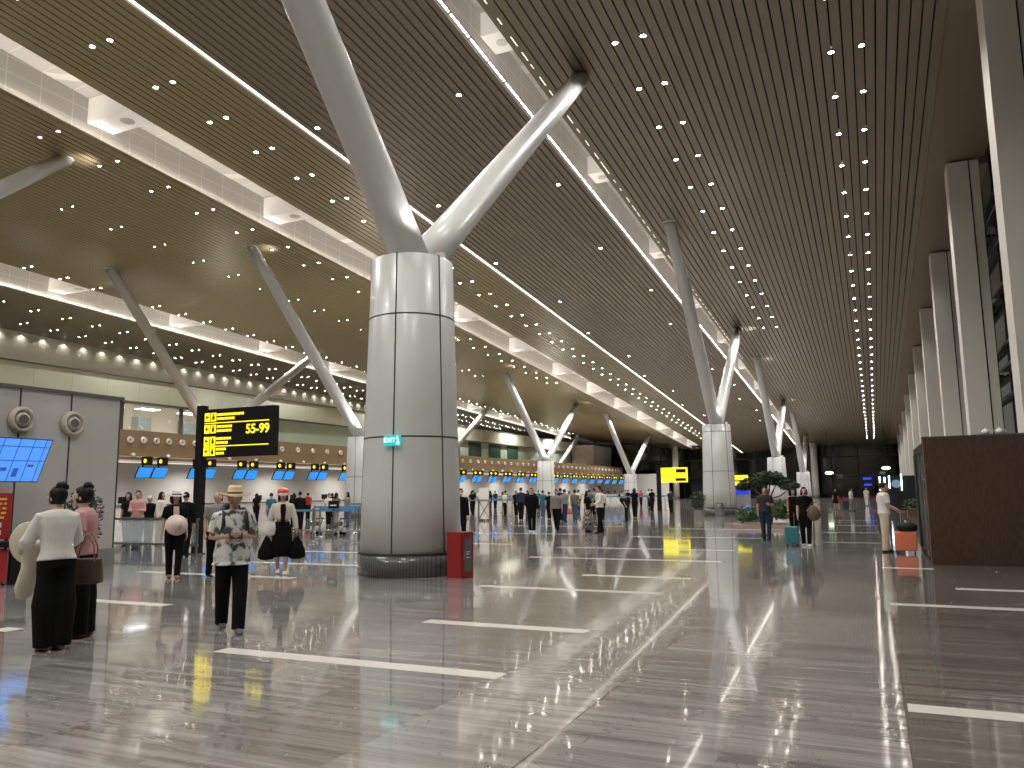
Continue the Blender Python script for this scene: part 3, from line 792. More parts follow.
for i, (dx, lab) in enumerate(((2.12, 'left small white teapot on top of the wood kiosk'), (2.36, 'right small white teapot on top of the wood kiosk'))):
    t = empty('teapot', (dx, 18.2, 2.56), lab, 'teapot')
    a = MB(); a.lathe([(.03, 0), (.065, .02), (.075, .06), (.05, .10), (.02, .115)], n=16); a.build('body', M_TEXTW, t, True)
    a = MB(); a.ell((0, 0, .125), (.018, .018, .018)); a.build('lid', M_TEXTW, t, True)
    a = MB(); a.loft([(-.06, 0, .05), (-.10, 0, .07), (-.115, 0, .1)], [.014, .01, .007], 8); a.build('spout', M_TEXTW, t, True)
    a = MB(); a.loft([(.06, 0, .08), (.10, 0, .085), (.11, 0, .055), (.065, 0, .03)], [.007] * 4, 8); a.build('handle', M_TEXTW, t, True)
t = empty('serving_tray', (2.3, 18.2, 2.53), 'thin steel tray under the teapots on the wood kiosk', 'tray'); a = MB(); a.box(-.45, .45, -.12, .12, .03, .035); a.build('tray_plate', M_STEEL, t)

M_BENCH = mat('bench_red', (.13, .012, .012), .5)
# distant shops with light tubes
tubes = []
for i, (x, y, z0, z1, lab) in enumerate(((.42, 60, 1.3, 2.25, 'first upright white light tube from the left at the far shop front'), (.72, 60, 1.35, 2.2, 'second upright white light tube at the far shop front'), (1.0, 60, 1.45, 2.3, 'third upright white light tube at the far shop front'), (1.75, 60, 1.3, 2.4, 'upright white light tube right of the round shop window'))):
    a = MB(); a.box(x, x + .07, y, y + .05, z0, z1); tubes.append(a)
mb = MB(); mb.box(.35, 3.5, 60.1, 63, 0, 2.3); sh = tag(mb.build('shop_unit', mat('shop_dark', (.008, .012, .015), .3)), 'dark shop unit with white light tubes at the far right', 'shop')
for a in tubes: a.build('light_tube', M_LAMPW, sh)
a = MB(); a.lathe([(.28, -.02), (.28, .02)], n=24); a.build('round_window', mat('pale_blue_pane', (.15, .25, .3), emit=.2, ecol=(.4, .6, .8)), sh, False, Matrix.Translation((1.45, 60.07, 1.75)) @ Matrix.Rotation(PI / 2, 4, 'X'))
for x, z, lab in ((-5.4, 4.15, 'left glowing oval added for a light reflected in the dark far windows'), (1.77, 4.67, 'right glowing oval added for a light reflected in the dark far windows')):
    mb = MB(); mb.ell((x, 118, z - .6), (.55, .5, .22)); o = tag(mb.build('reflection_oval', mat('oval_glow', (.9, 1, .85), emit=3.5, ecol=(.85, 1, .72)), smooth=True), lab, 'lamp')  # glowing ovals and rods added for light reflections in the far glass
    a = MB(); a.lathe([(.03, z - .4), (.03, zc(x, 118))], (x, 118, 0), 6); a.build('hanger', M_BLACK, o)
t = empty('blue_sign', (-.5, 100, 0), 'small blue lit sign near the far window wall', 'sign')
a = MB(); a.box(-.7, .7, -.05, .05, 1.35, 2.9); a.build('casing', M_BLACK, t)
a = MB(); a.box(-.5, .4, -.07, -.05, 2.4, 2.65); a.box(-.4, .4, -.07, -.05, 1.7, 1.95); a.build('blue_panel', mat('blue_lit_panel', (.02, .05, .8)), t)
for x, y, lab in ((-2.2, 72, 'left red bench in the far seating area'), (.15, 76, 'right red bench in the far seating area')):
    t = empty('red_bench', (x, y, 0), lab, 'bench')
    a = MB(); a.box(-.6, .6, -.3, .3, .38, .48); a.build('seat', M_BENCH, t); a = MB(); a.box(-.5, .5, .25, .32, .48, .7); a.build('backrest', M_BENCH, t)
    for xx in (-.55, .47):
        a = MB(); a.box(xx, xx + .08, -.28, .3, 0, .38); a.build('leg', M_STEEL, t)

# ------------------------------------------------------------------ plants
def leaf_cloud(mb, c, r, n, size, flat=1):
    for _ in range(n):
        while True:
            p = Vector((random.uniform(-1, 1), random.uniform(-1, 1), random.uniform(-1, 1)))
            if .25 < p.length < 1: break
        q = Vector(c) + Vector((p.x * r[0], p.y * r[1], p.z * r[2]))
        a = Vector((random.gauss(0, 1), random.gauss(0, 1), random.gauss(0, .5 * flat))).normalized(); b = a.cross(Vector((random.gauss(0, 1), random.gauss(0, 1), random.gauss(0, 1)))).normalized()
        L = size * random.uniform(.6, 1.2)
        mb.add([q - a * L, q + b * L * .35 + a * .1 * L, q + a * L, q - b * L * .35 + a * .1 * L + Vector((0, 0, L * .2))], [(0, 1, 2, 3)])
t = empty('potted_tree', (-14.75, 11.2, 0), 'dark leafy potted tree behind the woman in pink', 'potted tree')
a = MB(); a.lathe([(.18, 0), (.24, .4), (.25, .42), (.2, .4), (.01, .38)], n=20); a.build('pot', M_DGREY, t, True)
a = MB(); a.loft([(0, 0, .38), (.02, 0, .8), (-.03, .02, 1.2), (.02, 0, 1.5)], [.03, .025, .02, .012], 8)
for k in range(6): a.loft([(0, 0, .9 + .08 * k), (.25 * math.cos(k * 2.1), .2 * math.sin(k * 2.1), 1.15 + .08 * k)], [.012, .006], 6)
a.build('trunk', M_BARK, t, True)
a = MB(); leaf_cloud(a, (0, 0, 1.25), (.36, .36, .46), 460, .07); leaf_cloud(a, (.15, .1, .85), (.25, .2, .2), 60, .06); a.build('foliage', M_LEAFD, t)
t = empty('planter_bed', (-3.95, 33.0, 0), 'low planter bed of dense shrubs around the trained tree', 'planter')
a = MB(); a.box(-1.15, 1.15, -1.1, 1.1, 0, .16); a.build('kerb', mat('planter_stone', (.33, .25, .2), .5), t)
a = MB()
for _ in range(16):
    x, y = random.uniform(-1.05, 1.05), random.uniform(-.95, .95); leaf_cloud(a, (x, y, .42 + random.uniform(0, .45) * (1 if x > -.4 else .4)), (.34, .34, .28), 170, .09)
a.build('shrub_foliage', M_LEAF, t)
t = empty('trained_tree', (-3.75, 32.6, .16), 'cloud-pruned tree with layered crowns rising from the planter bed', 'tree')
a = MB(); a.loft([(0, 0, 0), (.1, 0, .5), (-.05, 0, 1.0), (.05, 0, 1.5)], [.08, .07, .05, .03], 10)
for e in ((-.75, 0, 1.5), (.75, 0, 1.35), (-.3, .2, 1.7), (.35, -.1, 1.6)): a.loft([(0, 0, .95), (e[0] * .6, e[1], e[2] - .25), e], [.035, .025, .012], 8)
a.build('trunk', M_BARK, t, True)
a = MB()
for c, r in (((-.6, 0, 1.6), (.55, .4, .22)), ((0, 0, 1.85), (.6, .45, .22)), ((.75, 0, 1.48), (.42, .35, .17)), ((-.95, 0, 1.45), (.3, .3, .15)), ((.3, .1, 1.7), (.5, .4, .2))): leaf_cloud(a, c, r, 480, .09)
a.build('foliage', M_LEAFD, t)
for x, y, lab in ((-8.55, 42.6, 'bushy potted plant left of the second column'),):
    t = empty('potted_bush', (x, y, 0), lab, 'potted plant')
    a = MB(); a.box(-.2, .2, -.2, .2, 0, .45); a.build('pot', mat('pot_grey', (.2, .18, .15), .5), t)
    a = MB(); leaf_cloud(a, (0, 0, .95), (.42, .4, .52), 420, .1); a.build('foliage', M_LEAFD, t)
t = empty('planter_box', (2.2, 47, 0), 'brown planter box of low plants by the east wall', 'planter')
a = MB(); a.box(-.9, 1.2, -.5, .5, 0, .4); a.build('box', M_BARK, t); a = MB(); leaf_cloud(a, (.1, 0, .65), (1, .45, .3), 260, .09); a.build('foliage', M_LEAF, t)

# waste bin
t = empty('waste_bin', (-8.12, 46.6, 0), 'steel waste bin at the foot of the second column', 'bin')
a = MB(); a.lathe([(.20, 0), (.23, .05), (.23, .62), (.2, .68)], n=24, sx=1.1); a.build('body', M_STEEL, t, True); a = MB(); a.lathe([(.23, .68), (.21, .74), (.08, .77)], n=24); a.build('lid', M_DGREY, t, True)

# ------------------------------------------------------------------ barriers
t = empty('glass_barrier', (-17.6, 15.4, 0), 'low glass barrier with steel rails in front of the waiting people', 'barrier')
a = MB(); a.bar((-1.75, 0, .93), (1.65, 0, .93), .05); a.bar((-1.75, 0, .27), (1.65, 0, .27), .06); a.build('rail', M_STEEL, t)
a = MB(); a.box(-1.7, 1.6, -.008, .008, .3, .9); a.build('glass_pane', M_CLEAR, t)
for x in (-1.7, -.9, -.45, .75, 1.6):
    a = MB(); a.bar((x, 0, 0), (x, 0, .93 if abs(x) > 1.5 else .27), .05); a.build('leg', M_STEEL, t)
def stanchion(x, y):
    global ST0
    if ST0 is None:
        t = empty('queue_post', (x, y, 0), 'slim steel queue barrier post with blue belt', 'queue post', 0, 'queue barrier posts')
        a = MB(); a.lathe([(.17, 0), (.17, .02), (.05, .05), (.03, .06)], n=16); a.build('base', M_STEEL, t)
        a = MB(); a.lathe([(.03, .06), (.03, 1.0), (.035, 1.0), (.035, 1.08)], n=12); a.build('pole', M_STEEL, t)
        ST0 = t
    else: dup(ST0, (x, y, 0))
ST0 = None
lines = [((-18.2, 20.6), (-12.9, 20.6)), ((-18.2, 23.2), (-13.4, 23.2)), ((-20.5, 25.8), (-14.6, 25.8)), ((-24, 44.5), (-20.3, 44.5)), ((-24, 48), (-20.5, 48)), ((-27, 52), (-22, 52)), ((-20, 62), (-15, 62)), ((-22, 68), (-16, 68)), ((-24, 33), (-18.5, 33))]
for i, ((xa, ya), (xb, yb2)) in enumerate(lines):
    n = max(2, int(abs(xb - xa) / 1.7) + 1)
    for k in range(n): stanchion(xa + (xb - xa) * k / (n - 1), ya)
    a = MB(); a.box(xa, xb, ya - .004, ya + .004, .98, 1.05)
    tag(a.build('queue_belt', M_BELT), 'blue retractable belt strung between the queue posts', 'belt', 'blue queue belts')
t = empty('small_notice_sign', (-15.55, 20.5, 0), 'small black notice sign on a queue post', 'sign'); a = MB(); a.box(-.19, .19, -.02, .02, 1.08, 1.32); a.build('plate', M_BLACK, t); a = MB(); a.box(-.12, .12, -.025, -.02, 1.16, 1.2); a.build('printed_line', M_TEXTW, t); a=MB(); a.bar((0, 0, 0), (0, 0, 1.08), .03); a.build('pole', M_STEEL, t)
# poster easel & white gate panel
t = empty('white_display_panel', (-18.9, 38.2, 0), 'tall white display panel with metal cross frame near the queue', 'panel')
a = MB(); a.box(-.45, .1, -.03, .03, .1, 1.75); a.build('panel', M_WHITE, t)
a = MB(); a.bar((-.5, -.05, 0), (-.5, -.05, 1.1), .04); a.bar((.2, -.05, 0), (.2, -.05, 1.1), .04); a.bar((-.5, -.05, 1.1), (.2, -.05, 1.1), .04); a.bar((-.5, -.05, .05), (.2, -.05, 1.1), .03); a.bar((.2, -.05, .05), (-.5, -.05, 1.1), .03); a.build('frame', M_STEEL, t)

# luggage trolleys
def trolley(loc, lab, rz=.2):
    t = empty('luggage_trolley', loc, lab, 'trolley', rz, 'nested luggage trolleys')
    a = MB(); a.box(-.45, .45, -.25, .25, .17, .2); a.build('platform', M_STEEL, t)
    a = MB(); a.bar((.4, -.25, .2), (.55, -.25, .62), .03); a.bar((.4, .25, .2), (.55, .25, .62), .03); a.build('frame', M_STEEL, t)
    a = MB(); a.bar((.55, -.28, .62), (.55, .28, .62), .045); a.build('handle', M_BLACK, t)
    for x, y in ((-.38, 0), (.35, .22), (.35, -.22)):
        a = MB(); a.lathe([(.07, -.02), (.07, .02)], n=14); a.build('wheel', M_BLACK, t, False, Matrix.Translation((x, y, .07)) @ Matrix.Rotation(PI / 2, 4, 'X'))
    a = MB(); a.box(.25, .42, -.22, .22, .35, .5); a.build('basket', M_DGREY, t)
    return t
tr = trolley((-19.6, 24.2, 0), 'silver luggage trolley nested in the row behind the queue posts')
for k in range(1, 6): dup(tr, (-19.6 + k * 1.04, 24.2 + .06 * k, 0))

# ------------------------------------------------------------------ people
def frame_dir(d): d = Vector(d); return d.normalized()
def person(px, py, h, rel=0, label='', skin=None, top=None, sleeve='short', hem=.86, bottom=None, legs='trousers', wide=1.0, shoe=None, hair='short', haircol=None,
           la=None, ra=None, stride=0, detail=1, hat=None, lean=0, head_turn=0, male=True, skirt_hem=.45, skirt_w=.3, group=None, jacket=None, loose=1.0, belly=0):
    skin = skin or M_SKIN; top = top or cloth('black', (.006, .006, .0065)); bottom = bottom or cloth('black', (.006, .006, .0065)); shoe = shoe or M_BLACK; haircol = haircol or M_HAIR
    rz = math.atan2(-px, py) + math.radians(rel)
    t = empty('person', (px, py, 0), label, 'person', rz, group)
    K = h / 1.70; vox = {3: .011, 2: .017, 1: .03}[detail]; SM = {3: 3, 2: 2, 1: 1}[detail]
    sw = .185 if male else .165; hw = .09
    def T(v): return Vector(v) * K
    leanm = Matrix.Rotation(math.radians(lean), 3, 'X')
    def tor(v):      # torso lean about the hips
        v = Vector(v); p = Vector((0, 0, .92)); return T(p + leanm @ (v - p))
    # legs
    knees = []; ankles = []; hips = []
    for s in (-1, 1):
        a = math.radians(stride) * s; hip = Vector((s * hw, 0, .90))
        if stride:
            if s > 0: th, kn = abs(a), abs(a) * .15
            else: th, kn = -abs(a) * .75, abs(a) * .9
        else: th, kn = .03 * s, .03
        knee = hip + Vector((s * -.004, -math.sin(th) * .43, -math.cos(th) * .43)); sh = th - kn
        ank = knee + Vector((s * -.022, -math.sin(sh) * .40, -math.cos(sh) * .40)); hips.append(hip); knees.append(knee); ankles.append(ank)
    low = min(a.z for a in ankles) - .07
    dz = Vector((0, 0, -low))
    hips = [v + dz for v in hips]; knees = [v + dz for v in knees]; ankles = [v + dz for v in ankles]
    drop = dz.z
    def TT(v): return tor(v) + Vector((0, 0, drop * K))
    body = MB(); n = 14 if detail > 1 else 9
    def torso(mb, z0, z1, inf, ztaper=True):
        prof = [(.84, .155, .105), (.92, .165, .115), (1.02, .145, .105 + belly * .6), (1.10, .14, .105 + belly), (1.20, .155, .115 + belly * .5), (1.30, .175, .12), (1.37, .18, .11), (1.42, .15, .085), (1.45, .08, .06)]
        if not male: prof = [(z, rx * (.93 if z > 1.0 else 1.02) * (.95 if 1 < z < 1.25 else 1), ry * .95) for z, rx, ry in prof]
        pts = []; rad = []
        for z, rx, ry in prof:
            if z0 - .001 <= z <= z1 + .001: pts.append(TT((0, 0, z))); rad.append(((rx + inf) * K, (ry + inf) * K))
        if prof[0][0] > z0 + .01:
            pts.insert(0, TT((0, 0, z0))); rad.insert(0, ((prof[0][1] + inf * 1.6) * K, (prof[0][2] + inf * 1.6) * K))
        mb.loft(pts, rad, n + 4, cap=False, side=(1, 0, 0))
    torso(body, .84, 1.45, 0)
    body.loft([TT((0, .005, 1.40)), TT((0, -.005, 1.47)), TT((0, -.015, 1.53))], [.062 * K, .05 * K, .05 * K], n)
    arms = []
    defarm = ((.13, .03, -1), (.06, -.18, -1))
    for s, spec in ((-1, ra), (1, la)):
        up, fo = spec or defarm
        sh = Vector((s * sw, 0, 1.385)); u = frame_dir((up[0] * s, up[1], up[2])); w = frame_dir((fo[0] * s, fo[1], fo[2]))
        el = sh + u * .275; wr = el + w * .245
        S_, E_, W_ = TT(sh), TT(el), TT(wr); wd = (W_ - E_).normalized(); arms.append((s, S_, E_, W_, wd))
        body.loft([TT((s * .10, 0, 1.39)), S_, S_.lerp(E_, .5), E_, E_.lerp(W_, .35), W_], [r * K for r in (.055, .052, .045, .037, .036, .025)], n)
        # palm
        palm_n = Vector((-s, 0, 0)); palm_n = (palm_n - wd * palm_n.dot(wd))
        palm_n = palm_n.normalized() if palm_n.length > .1 else Vector((0, -1, 0))
        side = wd.cross(palm_n).normalized()
        if side.y > 0: side = -side      # thumb side points forward
        body.loft([W_ - wd * .01 * K, W_ + wd * .04 * K, W_ + wd * .085 * K], [(.024 * K, .018 * K), (.038 * K, .018 * K), (.036 * K, .015 * K)], 10, side=tuple(side))
        arms[-1] += (palm_n, side)
    for hip, kn, an in zip(hips, knees, ankles):
        body.loft([T(hip + Vector((0, 0, .02))), T(hip.lerp(kn, .45)), T(kn), T(kn.lerp(an, .35)), T(an)], [r * K for r in (.088, .075, .054, .052, .036)], n)
        body.loft([T(an + Vector((0, .03, -.03))), T(an + Vector((0, -.06, -.045))), T(an + Vector((0, -.13, -.055)))], [(.035 * K, .03 * K), (.038 * K, .025 * K), (.035 * K, .018 * K)], 8, side=(1, 0, 0))
    # head
    hc = TT((0, -.025, 1.585)); hr = Matrix.Rotation(math.radians(head_turn), 3, 'Z')
    def hf(d):
        k = 1.0
        if d.z < 0: k = 1 - .38 * d.z * d.z
        y = d.y * (1 - .12 * max(0, -d.z)) if d.y > 0 else d.y * (1 - .06 * abs(d.z))
        return Vector((d.x * k, y, d.z))
    body.ell(hc, (.074 * K, .094 * K, .116 * K), 18, 12, rot=hr, fn=hf)
    if detail > 1:
        body.loft([hc + hr @ T((0, -.085, .02)), hc + hr @ T((0, -.108, -.022))], [.009 * K, .016 * K], 8)
        for s in (-1, 1): body.ell(hc + hr @ T((s * .074, .005, -.01)), (.012 * K, .02 * K, .03 * K), 8, 6)
        body.ell(hc + hr @ T((0, -.075, -.085)), (.03 * K, .022 * K, .022 * K), 8, 6)
    fing = MB()
    if detail > 1:
        for s, S_, E_, W_, wd, pn, sd in arms:
            P = W_ + wd * .083 * K
            for k, (o, L, c) in enumerate(((.027, .068, .35), (.009, .078, .45), (-.010, .072, .55), (-.028, .056, .7))):
                b = P + sd * o * K - wd * .012 * K; m1 = b + (wd + pn * c * .5).normalized() * L * .45 * K; m2 = m1 + (wd + pn * c * 1.6).normalized() * L * .33 * K; m3 = m2 + (wd * .6 + pn * c * 2.4).normalized() * L * .25 * K
                fing.loft([b, m1, m2, m3], [.0088 * K, .0085 * K, .0078 * K, .0062 * K], 7)
            b = W_ + wd * .03 * K + sd * .028 * K; m1 = b + (sd + wd * .7 + pn * .3).normalized() * .035 * K; m2 = m1 + (sd * .4 + wd + pn * .5).normalized() * .03 * K
            fing.loft([b, m1, m2], [.012 * K, .010 * K, .0075 * K], 7)
    finalize_voxel(body, 'body', skin, t, vox * K, SM, fing)
    # face
    if detail > 1:
        for s in (-1, 1):
            e = MB(); c = hc + hr @ T((s * .030, -.083, .012)); e.ell(c, (.014 * K, .008 * K, .008 * K), 8, 6, rot=hr); o = e.build('eye', M_TEXTW, t, True)
            e = MB(); e.ell(c + hr @ T((0, -.0065, 0)), (.006 * K, .003 * K, .006 * K), 8, 6, rot=hr); e.build('iris', M_BLACK, o, True)
            e = MB(); c = hc + hr @ T((s * .031, -.088, .034)); e.ell(c, (.018 * K, .006 * K, .004 * K), 8, 4, rot=hr); e.build('eyebrow', haircol, t, True)
        e = MB(); e.ell(hc + hr @ T((0, -.089, -.058)), (.022 * K, .007 * K, .007 * K), 10, 6, rot=hr); e.build('mouth', mat('lips', (.35, .13, .11), .5), t, True)
    # hair
    if hair:
        hb = MB()
        def keep_hair(fr):
            hb.ell(hc + hr @ T((0, .012, .014)), (.083 * K, .098 * K, .118 * K), 18, 12, rot=hr)
            nf = []; nm = []
            inv = hr.inverted()
            for f, m in zip(hb.f, hb.m):
                c = sum((hb.v[i] for i in f), Vector()) / len(f); q = inv @ (c - hc) / K
                if q.y < -.035 and q.z < .062: continue
                if q.z < fr: continue
                nf.append(f); nm.append(m)
            hb.f = nf; hb.m = nm
        keep_hair({'short': -.03, 'thin': -.03, 'bun': -.06, 'long': -.09, 'bob': -.09}[hair])
        if hair == 'bun':
            hb.ell(hc + hr @ T((0, .06, .125)), (.06 * K, .055 * K, .052 * K), 12, 8); hb.ell(hc + hr @ T((.02, .075, .03)), (.075 * K, .055 * K, .09 * K), 12, 8); hb.ell(hc + hr @ T((-.03, .085, .115)), (.035 * K, .035 * K, .035 * K), 10, 6)
        if hair in ('long', 'bob'):
            L = 1.32 if hair == 'long' else 1.44
            hb.loft([hc + hr @ T((0, .05, .05)), hc + hr @ T((0, .065, -.06)), TT((0, .09, L + .05)), TT((0, .105, L))], [(.08 * K, .05 * K), (.09 * K, .05 * K), (.085 * K, .035 * K), (.05 * K, .02 * K)], 12, side=(1, 0, 0))
            for s in (-1, 1): hb.loft([hc + hr @ T((s * .07, -.02, .04)), hc + hr @ T((s * .08, -.02, -.08)), TT((s * .085, -.02, L + .04))], [.022 * K, .026 * K, .015 * K], 8)
        hb.build('hair', haircol, t, True)
    # trousers or skirt
    if legs in ('trousers', 'shorts'):
        lb = MB()
        lb.loft([TT((0, 0, .84)), TT((0, 0, .92)), TT((0, 0, 1.03))], [(.17 * K, .12 * K), (.178 * K, .128 * K), (.152 * K, .118 * K)], n + 4, cap=False, side=(1, 0, 0))
        for hip, kn, an in zip(hips, knees, ankles):
            w = wide; end = an + Vector((0, 0, -.03)) if legs == 'trousers' else kn
            fr = [.105, .098, .072 * w, .066 * w, .062 * w]
            P = [hip + Vector((0, 0, .03)), hip.lerp(kn, .45), kn, kn.lerp(end, .5), end] if legs == 'trousers' else [hip + Vector((0, 0, .03)), hip.lerp(kn, .4), hip.lerp(kn, .9)]
            lb.loft([T(p) for p in P], [r * K for r in fr[:len(P)]], n, cap=False)
        finalize_voxel(lb, 'trousers', bottom, t, vox * K, SM)
    elif legs == 'skirt':
        lb = MB(); z = skirt_hem
        def ring(r, zz, ry): return (r * K, zz)
        pts = [T((0, 0, z + drop)), T((0, 0, (z + .9) / 2 + drop)), TT((0, 0, .92)), TT((0, 0, 1.06))]
        lb.loft(pts, [(skirt_w * K, skirt_w * .75 * K), ((skirt_w * .5 + .11) * K, (skirt_w * .4 + .08) * K), (.18 * K, .13 * K), (.145 * K, .11 * K)], 32, cap=False, side=(1, 0, 0))
        nv = 32
        for i in range(nv * 2):
            if i < nv:
                q = 1 + .09 * math.cos(i * 6 * 2 * PI / nv); lb.v[i].x *= q; lb.v[i].y *= q
        lb.build('skirt', bottom, t, True)
    # shirt
    sb = MB(); torso(sb, hem, 1.45 if sleeve else 1.42, .016 * loose + (.03 if hem < .83 else .012 if hem < .95 else 0))
    for s, S_, E_, W_, wd, pn, sd in arms:
        if sleeve == 'short': P = [TT((s * .09, 0, 1.385)), S_, S_.lerp(E_, .75)]; R_ = [.060, .062, .058 * (1 + (loose - 1) * .5)]
        elif sleeve == 'long': P = [TT((s * .09, 0, 1.385)), S_, E_, W_ - wd * .01]; R_ = [.060, .060, .050 * (1 + (loose - 1) * .6), .038 * (1 + (loose - 1) * .6)]
        elif sleeve == 'elbow': P = [TT((s * .09, 0, 1.385)), S_, E_, E_.lerp(W_, .35)]; R_ = [.060, .062, .054 * loose, .056 * loose]
        else: continue
        sb.loft(P, [r * K for r in R_], n, cap=False)
    finalize_voxel(sb, 'shirt', top, t, vox * K, SM)
    if jacket:
        jb = MB()
        jb.loft([TT((0, -.128, 1.41)), TT((0, -.150, 1.3)), TT((0, -.158, 1.15)), TT((0, -.15, 1.0))], [(.05 * K, .008 * K), (.055 * K, .01 * K), (.04 * K, .01 * K), (.05 * K, .01 * K)], 8, side=(1, 0, 0))
        jb.build('inner_top', jacket, t, True)
    for s, an in zip((-1, 1), ankles):
        e = MB(); a0 = T(an)
        pts = [a0 + T((0, .055, -.035)), a0 + T((0, 0, -.03)), a0 + T((0, -.08, -.04)), a0 + T((0, -.165, -.052))]
        e.loft(pts, [(.036 * K, .034 * K), (.043 * K, .042 * K), (.045 * K, .030 * K), (.036 * K, .018 * K)], 12, side=(1, 0, 0))
        zmin = a0.z - .07 * K
        e.v = [Vector((v.x, v.y, max(v.z, zmin))) for v in e.v]
        e.build('shoe', shoe, t, True)
    if hat:
        hb = MB(); c = hc + hr @ T((0, .01, .045))
        if hat[0] == 'brim':
            w = hat[2]; pr = [(.085, .0), (w, -.012), (w + .004, -.006), (.092, .012), (.088, .075), (.07, .115), (.02, .105), (.001, .105)]
            hb.lathe([(r * K, z * K) for r, z in pr], c, 28, sx=1.0, sy=1.12)
            for v in hb.v:
                rr = math.hypot(v.x - c.x, v.y - c.y)
                if rr > .1 * K: v.z += (abs(v.x - c.x) / K) ** 2 * .9 * K - (abs(v.y - c.y) / K) ** 2 * .35 * K
            o = hb.build('hat', hat[1], t, True)
            hb = MB(); hb.lathe([(r * K, z * K) for r, z in ((.088, .012), (.094, .014), (.092, .035), (.086, .035))], c, 24, sy=1.12, closed=True); hb.build('hat_band', hat[3], o, True)
        elif hat[0] == 'helmet':
            hb.lathe([(r * K, z * K) for r, z in ((.112, -.02), (.118, .02), (.105, .07), (.07, .105), (.02, .12), (.001, .121))], c, 24, sy=1.12); o = hb.build('helmet', hat[1], t, True)
            e = MB(); e.lathe([(r * K, z * K) for r, z in ((.114, -.035), (.122, -.03), (.121, .0), (.113, .0))], c, 24, sy=1.12, closed=True); e.build('helmet_rim', hat[2], o, True)
            e = MB(); e.loft([c + hr @ T((-.07, -.11, -.02)), c + hr @ T((0, -.16, -.03)), c + hr @ T((.07, -.11, -.02))], [(.03 * K, .006 * K)] * 3, 8, side=(0, 0, 1)); e.build('peak', hat[2], o, True)
        elif hat[0] == 'cap':
            hb.lathe([(r * K, z * K) for r, z in ((.092, -.02), (.095, .02), (.085, .06), (.05, .085), (.001, .09))], c, 20, sy=1.1); o = hb.build('cap', hat[1], t, True)
            e = MB(); e.loft([c + hr @ T((0, -.07, 0)), c + hr @ T((0, -.17, -.015))], [(.07 * K, .006 * K), (.05 * K, .004 * K)], 10, side=(1, 0, 0)); e.build('peak', hat[1], o, True)
    t['armdata'] = 0
    del t['armdata']
    t2 = {}
    R = Matrix.Translation((px, py, 0)) @ Matrix.Rotation(rz, 4, 'Z')
    for s, S_, E_, W_, wd, pn, sd in arms:
        t2['R' if s < 0 else 'L'] = (R @ (W_ + wd * .09 * K), (R.to_3x3() @ wd).normalized(), R @ E_, R @ S_)
    t2['rz'] = rz; t2['K'] = K; t2['xf'] = R
    return t2

WH = cloth('white', (.62, .61, .58)); BK = cloth('black', (.006, .006, .0065)); PK = cloth('pink', (.50, .27, .26)); NV = cloth('navy', (.02, .03, .06))
GY = cloth('grey', (.20, .20, .20)); TL = cloth('teal', (.03, .14, .18)); DN = cloth('denim', (.06, .10, .16)); KH = cloth('khaki', (.50, .45, .33)); CRM = cloth('cream', (.58, .54, .42)); RD = cloth('red', (.35, .03, .03)); SAN = mat('tan_sandal', (.22, .08, .04), .5)
BR = mat('brown_leather', (.05, .032, .022), .4, bump=.1, nscale=30)
fwd_hold = ((.10, -.25, -1), (-.45, -1, .05))
# near group
w1 = person(-7.76, 5.61, 1.66, -158, 'woman in white blouse and long black trousers, back turned, holding a cream hat', skin=M_SKIN2, top=WH, sleeve='elbow', hem=.86, bottom=BK, wide=1.75, shoe=SAN, hair='bun', male=False, detail=3, la=((.35, -.35, -1), (-.1, -1, -.25)), ra=((.25, -.3, -1), (-.35, -1, -.2)), loose=1.35, head_turn=20, lean=7)
w2 = person(-8.14, 6.22, 1.66, -105, 'woman in pink top and black trousers beside the white-bloused woman', skin=M_SKIN2, top=PK, sleeve='short', hem=.9, bottom=BK, wide=1.6, shoe=SAN, hair='bun', male=False, detail=3, la=((.2, .1, -1), (.0, -.5, -.6)), loose=1.1, lean=4)
m1 = person(-6.83, 7.12, 1.64, 8, 'man in straw hat and floral shirt walking with a phone in both hands', top=M_FLORAL, sleeve='short', hem=.80, bottom=BK, wide=1.22, shoe=mat('grey_sandal', (.08, .07, .07), .6), hair='short', haircol=M_GHAIR, detail=3, stride=15, la=((.22, .10, -1), (-.75, -1, .12)), ra=((.22, .10, -1), (-.75, -1, .12)), hat=('brim', M_STRAW, .19, M_BARK), head_turn=-28, loose=1.6, belly=.03)
w3 = person(-12.18, 11.18, 1.62, 5, 'woman in white sun hat and black jacket carrying a pale round hat', top=BK, sleeve='short', hem=.92, bottom=BK, wide=1.0, shoe=SAN, hair='bob', male=False, detail=2, stride=7, la=((.1, 0, -1), (.1, -.2, -1)), ra=((.2, 0, -1), (.1, -.3, -1)), hat=('brim', WH, .185, BK), loose=1.2, jacket=mat('blush_cloth', (.5, .36, .32), .9))
m2 = person(-11.45, 11.5, 1.62, 20, 'bald man in dark clothes partly hidden behind the floral-shirted man', top=GY, sleeve='short', bottom=BK, hair='', detail=2, stride=10, head_turn=20)
w4 = person(-10.66, 12.43, 1.64, 3, 'woman in red helmet, cream cardigan and black dress', top=CRM, sleeve='long', hem=1.05, bottom=BK, legs='skirt', skirt_hem=.36, skirt_w=.2, shoe=WH, hair='bob', male=False, detail=2, stride=9, hat=('helmet', mat('red_helmet', (.55, .05, .03), .3), WH), loose=1.35, jacket=BK, la=((.3, 0, -1), (.15, -.1, -1)), ra=((.3, 0, -1), (.15, -.1, -1)))
